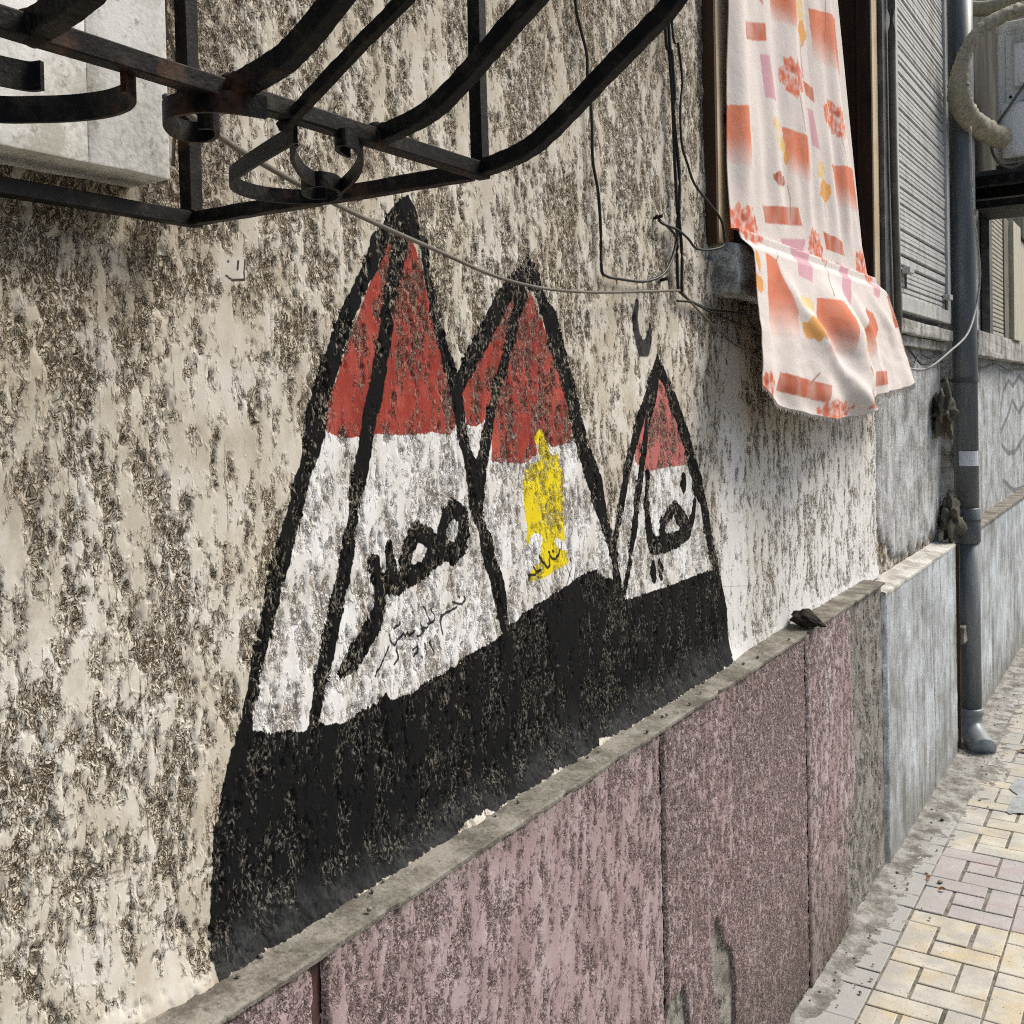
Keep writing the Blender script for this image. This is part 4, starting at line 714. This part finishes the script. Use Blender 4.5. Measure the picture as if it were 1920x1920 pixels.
scroll([(.406, .466), (.397, .445), (.383, .432), (.363, .430), (.347, .437), (.329, .457), (.324, .474), (.334, .482), (.350, .476), (.361, .464), (.354, .457)], h=.0068)
for (x_, y_) in ((.388, .727), (.388, .594), (.388, .453), (.030, .727), (.388, .322)):
    bm = bmesh.new(); bmesh.ops.create_icosphere(bm, subdivisions=3, radius=.0098)
    for v in bm.verts: v.co = v.co*(1+.22*mn.noise(v.co*90+Vector((x_*50, y_*50, 0))))+Vector((x_, y_, ZB+.002))
    me = bpy.data.meshes.new('weld'); bm.to_mesh(me); bm.free(); link('weld', me, M_iron, gr, smooth=True)

# ------------------------------------------------------------------ cables
def cable(pts, r, label, m=M_cab, cat='cable', grp='cables on the mural wall'):
    return tag(link('cable', sweep('cable', catmull(pts, 7), circ(r, 7)), m, smooth=True), label, cat, grp)
cable([(.32, .46, 1.757), (.28, .541, 1.754), (.24, .628, 1.753), (.18, .795, 1.748), (.12, 1.005, 1.742), (.06, 1.289, 1.729), (.03, 1.573, 1.738), (.016, 2.001, 1.776)], .0026, 'thin grey-brown wire sagging from the iron grille across the pyramid tips', M_cabg)
cable([(.008, 1.585, 2.7), (.008, 1.588, 2.4), (.009, 1.593, 2.244), (.008, 1.61, 2.204), (.01, 1.628, 2.162), (.008, 1.634, 2.12), (.01, 1.642, 2.057), (.008, 1.647, 1.979), (.01, 1.661, 1.925), (.008, 1.672, 1.857), (.008, 1.672, 1.79), (.008, 1.690, 1.778), (.01, 1.736, 1.777), (.011, 1.842, 1.781), (.014, 1.917, 1.799), (.014, 1.962, 1.829), (.012, 1.99, 1.861), (.012, 2.0, 1.884), (.011, 1.965, 1.901), (.010, 1.926, 1.91), (.004, 1.923, 1.922)], .0029, 'black cable hanging down the wall and turning in a U left of the paired cables')
cable([(.012, 1.955, 3.0), (.012, 1.963, 2.338), (.012, 1.981, 2.257), (.012, 1.994, 2.152), (.012, 1.998, 2.044), (.012, 2.007, 1.936), (.012, 2.001, 1.862), (.012, 2.004, 1.774)], .0036, 'left one of the two black cables running side by side down the wall')
cable([(.018, 1.972, 3.0), (.016, 1.972, 2.338), (.016, 1.985, 2.256), (.016, 1.996, 2.168), (.016, 1.989, 2.13), (.016, 2.012, 2.008), (.016, 2.006, 1.934), (.016, 2.017, 1.855), (.016, 2.012, 1.774)], .0036, 'right one of the two black cables running side by side down the wall')
cable([(.03, 1.94, 3.0), (.03, 1.953, 2.342), (.028, 1.99, 2.274), (.025, 2.014, 2.208), (.025, 2.002, 2.151), (.026, 2.003, 2.078), (.028, 2.029, 2.036), (.03, 2.06, 2.001), (.032, 2.138, 1.971), (.035, 2.194, 1.944), (.035, 2.211, 1.908), (.035, 2.203, 1.889), (.03, 2.133, 1.873), (.028, 2.064, 1.869), (.026, 2.027, 1.885), (.022, 1.981, 1.898), (.015, 1.93, 1.903), (.006, 1.925, 1.912)], .0027, 'black cable looping out to the timber window corner and back')
cable([(.012, 2.005, 1.776), (.01, 2.068, 1.761), (.01, 2.188, 1.749), (.012, 2.296, 1.75), (.012, 2.414, 1.751), (.01, 2.6, 1.75)], .0027, 'black cable running right under the window sill behind the cloth')
cable([(.012, 1.998, 1.755), (.012, 2.073, 1.757), (.011, 2.152, 1.747), (.012, 2.214, 1.739), (.012, 2.313, 1.729), (.012, 2.407, 1.721), (.01, 2.6, 1.70)], .0027, 'wavy black cable just below the one under the window sill')
cable([(.014, 2.008, 1.778), (.01, 2.136, 1.735), (.01, 2.239, 1.701), (.01, 2.316, 1.679), (.01, 2.446, 1.656), (.01, 2.65, 1.61)], .0026, 'thin grey wire slanting down from the cable junction behind the cloth', M_cabg)
cable([(.02, .700, 2.4), (.02, .709, 1.966), (.02, .710, 1.939), (.02, .718, 1.915), (.02, .721, 1.885), (.018, .715, 1.80)], .0018, 'thin grey wire along the edge of the white window surround', M_cabg)
cable([(.20, 4.45, 2.60), (.20, 4.47, 2.40), (.20, 4.49, 2.266), (.19, 4.65, 2.181), (.18, 4.786, 2.048), (.17, 4.74, 1.911), (.16, 4.576, 1.792), (.12, 4.41, 1.717), (.08, 4.265, 1.659), (.05, 4.218, 1.646), (.02, 4.065, 1.657), (.01, 3.9, 1.70)], .0048, 'pale grey cable swinging in front of the downpipe below the air conditioner', m_plain('pale_cable', (.30, .31, .30), .5, .3))
cable([(.02, 3.95, 1.70), (.02, 4.087, 1.738), (.02, 4.241, 1.702), (.02, 4.406, 1.671), (.02, 4.701, 1.692), (.02, 4.84, 1.691)], .004, 'tangled dark cable on the grey plaster under the shutter sill')
cable([(.012, 3.9, 1.66), (.02, 4.05, 1.70), (.02, 4.2, 1.655), (.02, 4.35, 1.71), (.02, 4.55, 1.70), (.02, 4.80, 1.73)], .0035, 'second tangled dark cable crossing below the shutter sill')
cable([(.01, 5.6, 1.70), (.02, 6.0, 1.69), (.02, 6.4, 1.715), (.02, 6.9, 1.69), (.02, 7.6, 1.71), (.02, 8.2, 1.70)], .005, 'dark cable sagging below the white sill of the far window')
for (y_, z_, lb) in ((1.924, 1.916, 'small dark nail head holding the looped cable on the wall'), (1.945, 1.793, 'small dark nail in the plaster left of the cable junction')):
    tag(link('nail', sweep('nail', [(-.004, y_, z_), (.016, y_, z_+.003)], circ(.0035, 8)), M_iron), lb, 'nail', 'nails in the mural wall')

# ------------------------------------------------------------------ downpipe
dp = thing('downpipe', (.095, 4.92, 0), 'dark grey plastic downpipe with an elbow at the pavement', 'pipe')
PY, PX, PR = 4.925, .095, .051
link('pipe_length', sweep('pipe_length', [(PX, PY-.012, 3.5+.0), (PX, PY-.008, 2.6), (PX, PY, 1.8), (PX, PY, .93)], circ(PR, 24)), M_pvc, dp, smooth=True)
link('coupling', sweep('coupling', [(PX, PY, 1.05), (PX, PY, 1.045), (PX, PY, .90), (PX, PY, .895)], circ(PR, 24), scale=[1., 1.10, 1.10, 1.]), M_pvc, dp, smooth=True)
link('pipe_length', sweep('pipe_length', [(PX, PY, .90), (PX, PY+.004, .5), (PX, PY+.006, .13)], circ(PR, 24)), M_pvc, dp, smooth=True)
link('collar', sweep('collar', [(PX, PY+.006, .165), (PX, PY+.006, .16), (PX, PY+.006, .138), (PX, PY+.006, .133)], circ(PR, 24), scale=[1.02, 1.16, 1.16, 1.02]), M_pvcl, dp, smooth=True)
link('elbow', sweep('elbow', catmull([(PX, PY+.006, .14), (PX+.001, PY+.003, .10), (PX+.010, PY-.012, .070), (PX+.032, PY-.045, .046), (PX+.062, PY-.09, .026), (PX+.075, PY-.11, .018)], 5), circ(PR*1.05, 24), (0, 1, .3)), M_pvcl, dp, smooth=True)
for z_ in (1.62, 2.35):
    link('clamp', sweep('clamp', [(PX, PY, z_), (PX, PY, z_-.022)], circ(PR*1.07, 24)), M_steel, dp); link('clamp_lug', box_mesh('clamp_lug', -.14, PX-PR+.004, PY-.012, PY+.012, z_-.018, z_-.004, .001), M_steel, dp)
link('clamp', sweep('clamp', [(PX, PY, 1.0), (PX, PY, .993)], circ(PR*1.14, 24)), M_steel, dp)
V = []; 
for k in range(9):
    t = math.radians(-115+k*13)
    for z_ in (1.235, 1.30): V.append((PX+(PR+.0015)*math.cos(t), PY+(PR+.0015)*math.sin(t), z_))
link('sticker', mesh('sticker', V, [(2*k, 2*k+2, 2*k+3, 2*k+1) for k in range(8)]), M_stick, dp)
def crumple(name, c, s, label, cat, m, seed, group=None, amp=.55):
    bm = bmesh.new(); bmesh.ops.create_icosphere(bm, subdivisions=4, radius=1)
    for v in bm.verts:
        d_ = v.co.copy(); n_ = mn.noise(d_*2.1+Vector((seed, 0, 0)))*amp+abs(mn.noise(d_*5+Vector((0, seed, 0))))*amp*.6+mn.noise(d_*11)*.12*amp
        v.co = Vector((d_.x*s[0], d_.y*s[1], d_.z*s[2]))*(1+n_)+Vector(c)
    me = bpy.data.meshes.new(name); bm.to_mesh(me); bm.free()
    return tag(link(name, me, m, smooth=True), label, cat, group)
crumple('crumpled_rag', (.045, 4.72, 1.475), (.035, .075, .085), 'crumpled grey rag stuffed behind the downpipe at mid height', 'rag', M_rag, 1.3, 'rags stuffed behind the downpipe', .9)
crumple('crumpled_rag', (.05, 4.80, 1.005), (.035, .065, .075), 'crumpled grey rag stuffed behind the downpipe just above the plinth ledge', 'rag', M_rag, 5.1, 'rags stuffed behind the downpipe', .8)
tag(link('wooden_batten', sweep('wooden_batten', [(.078, 4.785, .02), (.078, 4.79, .90)], sq(.006)), M_dark), 'thin wooden batten standing behind the downpipe foot', 'batten')
tag(link('cement_lump', box_mesh('cement_lump', .07, .10, 4.80, 4.86, .47, .54, .006, .006, 2, 3), M_ledge, smooth=True), 'small grey cement lump stuck between plinth end and downpipe', 'lump')
# dark burnt scrap on the ledge
bm = bmesh.new(); bmesh.ops.create_icosphere(bm, subdivisions=4, radius=1)
for v in bm.verts:
    x_, y_, z_ = v.co; k = 1-.75*max(0, x_)
    n_ = 1+.35*mn.noise(v.co*2.3)+.12*mn.noise(v.co*7)
    v.co = Vector((.042*x_, .040*y_*k, .021*z_*k-.018*max(0, x_)))*n_+Vector((.055, 2.715, .968))
me = bpy.data.meshes.new('dark_scrap'); bm.to_mesh(me); bm.free()
tag(link('dark_scrap', me, M_blackbits, smooth=True), 'small dark jagged scrap lying on the ledge above the pink plinth', 'scrap')

# ------------------------------------------------------------------ air conditioner
YA = 5.3
ac = thing('air_conditioner', (.34, 5.7, 2.60), 'white outdoor air conditioner unit with taped hose, cut by the picture edge at upper right', 'air conditioner')
def abox(name, x0, x1, y0, y1, z0, z1, m=M_ac, bev=.01): return link(name, box_mesh(name, x0, x1, y0, y1, z0, z1, bev, 0, 3), m, ac, smooth=False)
abox('casing', .188, .50, YA, 6.1, 2.60, 3.235, M_ac, .014)
abox('top_lid', .184, .504, YA-.006, 6.106, 3.205, 3.255, M_ac, .012)
abox('side_panel', .225, .495, YA-.010, YA-.001, 2.64, 3.19, M_ac, .006)
abox('service_cover', .262, .40, YA-.045, YA-.011, 2.94, 3.135, M_acl, .012)
abox('handle_recess', .284, .40, YA-.049, YA-.0455, 2.955, 3.0, M_ac, .001)
abox('valve_cover', .208, .38, YA-.085, YA-.011, 2.615, 2.86, M_acl, .022)
abox('base_tray', .18, .51, YA-.004, 6.1, 2.582, 2.602, M_steel, .003)
for (x_, z_) in ((.245, 2.905), (.305, 2.88)): link('screw', sweep('screw', [(x_, YA-.009, z_), (x_, YA-.014, z_)], circ(.007, 8), (0, 0, 1)), M_iron, ac)
hp = [(.519, 5.0, 3.261), (.423, 4.95, 3.2), (.347, 4.9, 3.168), (.272, 4.84, 3.133), (.188, 4.78, 3.067), (.137, 4.74, 2.966), (.114, 4.74, 2.859), (.119, 4.78, 2.767), (.150, 4.88, 2.716), (.187, 5.02, 2.698), (.222, 5.15, 2.694)]
q = catmull(hp, 10); scl = [1+.10*mn.noise(Vector((i*.33, 0, 0)))+.07*mn.noise(Vector((i*.9, 3, 0)))+.70*max(0., min(1., (i-50)/16))*(1+.12*math.sin(i*2.6)) for i in range(len(q))]
link('hose', sweep('hose', q, circ(.028, 14), (0, 1, 0), scl, jit=.0022), M_tape, ac, smooth=True)
link('hose', sweep('hose', catmull([(-.05, 5.18, 3.36), (.05, 5.15, 3.32), (.16, 5.14, 3.28), (.30, 5.16, 3.30), (.5, 5.2, 3.34)], 8), circ(.034, 12), (0, 1, 0)), M_tape, ac, smooth=True)
link('tape_end', sweep('tape_end', catmull([(.26, 5.12, 3.27), (.29, 5.10, 3.31), (.285, 5.09, 3.36), (.255, 5.09, 3.37)], 6), [(.010, .002), (-.010, .002), (-.010, -.002), (.010, -.002)], (0, 1, 0)), M_tape, ac)
link('power_lead', sweep('power_lead', catmull([(.31, YA-.05, 2.945), (.25, YA-.10, 2.84), (.195, YA-.10, 2.76), (.175, YA-.11, 2.68), (.20, YA-.11, 2.60), (.26, YA-.11, 2.565), (.33, YA-.10, 2.60), (.36, YA-.09, 2.64)], 8), circ(.0065, 8), (0, 1, 0)), M_cabg, ac, smooth=True)
bk_ = thing('wall_bracket', (.06, 5.3, 2.4), 'rusty dark steel bracket carrying the outdoor air conditioner', 'bracket')
def kbox(name, x0, x1, y0, y1, z0, z1, m=M_steel): return link(name, box_mesh(name, x0, x1, y0, y1, z0, z1, .003), m, bk_)
kbox('upright', .050, .092, 5.27, 5.31, 2.55, 3.06, m_plain('grey_steel', (.16, .17, .165), .6, .4, .4, 14, dirt_shade=(.25, .23, .2)))
kbox('arm', -.01, .52, 5.26, 5.315, 2.545, 2.578)
kbox('arm', -.01, .52, 6.0, 6.05, 2.545, 2.578)
kbox('cross_rail', .06, .52, 5.20, 5.258, 2.50, 2.545, M_iron)
kbox('lower_rail', .07, .52, 5.25, 5.30, 2.405, 2.44, M_iron)
kbox('brace', .05, .08, 5.27, 5.30, 2.40, 2.544, M_iron)
kbox('shelf', .05, .50, 5.32, 5.99, 2.46, 2.544, M_iron)

# ------------------------------------------------------------------ hanging printed cloth
def X0(z): return np.where(z > 1.93, .045, np.where(z > 1.89, .045+(1.93-z)/.04*.035, .08+(1.89-z)*.16))
nu, nv = 400, 440
s_ = np.linspace(0, 1, nu); t_ = np.linspace(0, 1, nv)
S, T = np.meshgrid(s_, t_, indexing='ij')
hemY = np.array([2.19, 2.264, 2.399, 2.64, 2.793, 3.006, 3.285, 3.60, 3.726]); hemZ = np.array([1.578, 1.548, 1.520, 1.492, 1.498, 1.546, 1.558, 1.578, 1.590])
hs = (hemY-2.19)/(3.726-2.19)
hem = np.interp(S, hs, hemZ)
ztop = 2.9
Z = ztop+(hem-ztop)*T
# finer rows below the sill
def edges(z):
    yl = np.interp(z, [1.49, 1.60, 1.88, 1.92, 2.43, 3.05], [2.20, 2.205, 2.275, 2.228, 2.228, 2.225])
    yr = np.interp(z, [1.50, 1.588, 1.713, 1.877, 1.946, 2.434, 2.725, 3.05], [3.74, 3.735, 3.665, 3.565, 3.435, 3.265, 3.165, 3.05])
    return yl, yr
yl, yr = edges(Z); Yc = yl+(yr-yl)*S
sk = .006
lowk = sst(1.90, 1.72, Z); upk = sst(1.93, 2.1, Z)
fold_up = .004*np.sin(S*57+2*Z)*sst(2.6, 2.0, Z)+.010*np.sin(S*17+.7*np.sin(Z*3))*(.4+.6*sst(2.0, 2.8, Z))+.008*np.sin(S*31+1.3+Z*2)*.6+.006*fbm(S*5, Z*3, 3, 2)
# below the sill: folds fanning from the sill edge, belly sagging outwards in the middle
fan = (S-.42)*(1.0-.25*lowk)
mid_ = sst(0, .16, S)*sst(1, .86, S)
rgt = sst(.85, .5, S)
fold_lo = ((.020*np.sin(fan*15+1.2)+.012*np.sin(fan*33+2.0+3*Z)+.006*np.sin(fan*61+5*Z))*(.35+.65*rgt)+.034*np.exp(-((S-.42)/.24)**2))*lowk*mid_+.006*fbm(S*7, Z*8, 13, 3)*lowk
drape = (.017*np.exp(-((S-(.10+.85*(1.9-Z)))/.035)**2)-.008*np.exp(-((S-(.20+.75*(1.9-Z)))/.05)**2)+.012*np.exp(-((S-(.72-.35*(1.9-Z)))/.04)**2))*lowk*mid_
Xc = X0(Z)+fold_up*upk+fold_lo+drape-.002-.012*sst(.93, 1.0, T)**2*sst(.75, .55, S)
Xc = np.maximum(Xc, np.where(Z < 1.93, np.where(Z > 1.76, .062, .035), .036))
Zc = Z+.004*fbm(S*9, T*0, 4, 3)*sst(.95, 1, T)
Yc = Yc+.006*np.sin(Z*21+S*9)*lowk*.6
py, pz = Yc, Z
col = np.ones((*S.shape, 3))*np.array((.80, .735, .69))
col *= (1+.03*fbm(py*14, pz*14, 3, 3))[..., None]
def lay(m_, c): 
    global col
    col = col*(1-m_[..., None])+np.array(c)*m_[..., None]
rag_ = .0022*fbm(py*60, pz*60, 21, 3)
for q_ in P['c_grad']:
    d_ = poly_sdf(py, pz, q_)+rag_; zz_ = np.array(q_)[:, 1]; h_ = sst(zz_.min()-.01, zz_.min()+.55*(zz_.max()-zz_.min()), pz)
    m_ = sst(.0016, -.0016, d_)*(.12+.80*h_)*(1+.12*fbm(py*20, pz*20, 8, 3)); lay(np.clip(m_, 0, .95), (.74, .215, .105))
for q_ in P['c_brown']:
    d_ = poly_sdf(py, pz, q_)+rag_; lay(sst(.0016, -.0016, d_)*np.clip(.85+.5*fbm(py*16, pz*8, 6, 2), .4, .95), (.56, .14, .065))
for q_ in P['c_pink']:
    d_ = poly_sdf(py, pz, q_)+rag_; lay(sst(.0016, -.0016, d_)*.75, (.66, .30, .38))
def petals(e, k, sd):
    dy = (py-e[0])/e[2]; dz = (pz-e[1])/e[3]; th = np.arctan2(dz, dy); r_ = np.hypot(dy, dz)
    return r_-(1+.05*np.sin(th*k+sd)+.42*fbm(py*34, pz*34, 31+int(sd*7), 3, .6)), r_
for i, e in enumerate(P['c_flower']):
    d_, r_ = petals(e, 9, i); m_ = sst(.06, -.06, d_)*np.clip(.58+1.1*fbm(py*46, pz*46, 61+i, 3)+.25*r_, .12, .95); lay(m_, (.74, .17, .075))
    lay(sst(.30, .12, np.hypot((py-e[0])/e[2], (pz-e[1]-.35*e[3])/e[3]))*.7, (.42, .06, .03))
for i, e in enumerate(P['c_yellow']):
    d_, r_ = petals(e, 4, i*1.7); lay(sst(.06, -.06, d_)*np.clip(.6+.5*fbm(py*50, pz*50, 71, 2), .3, .9), (.82, .58, .16))
for i, e in enumerate(P['c_orange']):
    d_, r_ = petals(e, 3, i*1.1); lay(sst(.06, -.06, d_)*.85, (.80, .36, .045))
for e in P['c_bud']:
    d_, r_ = petals(e, 2, .4); lay(sst(.06, -.06, d_)*np.clip(.8+.5*fbm(py*40, pz*40, 5, 2), .5, 1), (.42, .10, .05))
for q_ in P['c_stem']:
    d_ = stroke_sdf(py, pz, [(a_, b_, .0014) for a_, b_ in q_]); lay(sst(.0025, -.0005, d_)*.8, (.36, .15, .08))
lay(sst(.012, .004, np.minimum(yr-Yc, 9))*.8*lowk, (.42, .22, .14))
M_cloth = Mat('printed_cotton', .85, .15); cc = M_cloth.attr('print', 'Color')
wr = M_cloth.noise(M_cloth.pos(), 11, 5, .6)
cc = M_cloth.mix(M_cloth.step(wr, .55, .8, 0, .10), cc, (.45, .36, .28))
M_cloth.color(cc); M_cloth.bump(wr, .006, .6)
tr = M_cloth.n.new('ShaderNodeBsdfTranslucent'); M_cloth.put(tr.inputs[0], cc); mx = M_cloth.n.new('ShaderNodeMixShader'); mx.inputs[0].default_value = .16
M_cloth.l.new(M_cloth.b.outputs[0], mx.inputs[1]); M_cloth.l.new(tr.outputs[0], mx.inputs[2])
M_cloth.l.new(mx.outputs[0], M_cloth.n['Material Output'].inputs[0])
cloth = raw_grid('hanging_cloth', Xc, Yc, Zc, M_cloth, None, None, None, True, colors={'print': col})
tag(cloth, 'long white cloth printed with orange blocks and flowers, hung out over the sill', 'cloth')
sm = cloth.modifiers.new('thickness', 'SOLIDIFY'); sm.thickness = .0014; sm.offset = 0
# frayed threads along the hem and the right edge
rs = np.random.RandomState(9); V = []; Fc = []
def thread(p, d_, L):
    n0 = len(V); a_ = np.array(p); b_ = a_+np.array(d_)*L
    for q_ in (a_, b_): V.extend([q_+np.array((0, .0009, 0)), q_-np.array((0, .0009, 0)), q_+np.array((.0012, 0, 0))])
    Fc.extend([(n0, n0+1, n0+4, n0+3), (n0+1, n0+2, n0+5, n0+4), (n0+2, n0, n0+3, n0+5)])
for k in range(0, nu, 1): thread((Xc[k, -1], Yc[k, -1]+rs.uniform(-.002, .002), Zc[k, -1]), (rs.uniform(-.3, .3), rs.uniform(-.4, .4), -1), rs.uniform(.004, .012) if k < 210 else rs.uniform(.006, .022))
for k in range(int(nv*.74), nv, 1): thread((Xc[-1, k], Yc[-1, k], Zc[-1, k]), (rs.uniform(-.3, .3), 1, rs.uniform(-.6, .2)), rs.uniform(.006, .016))
fr = link('fringe', mesh('fringe', V, Fc), m_plain('thread', (.62, .56, .50), .9, .1), cloth); tag(fr, None, kind='stuff')
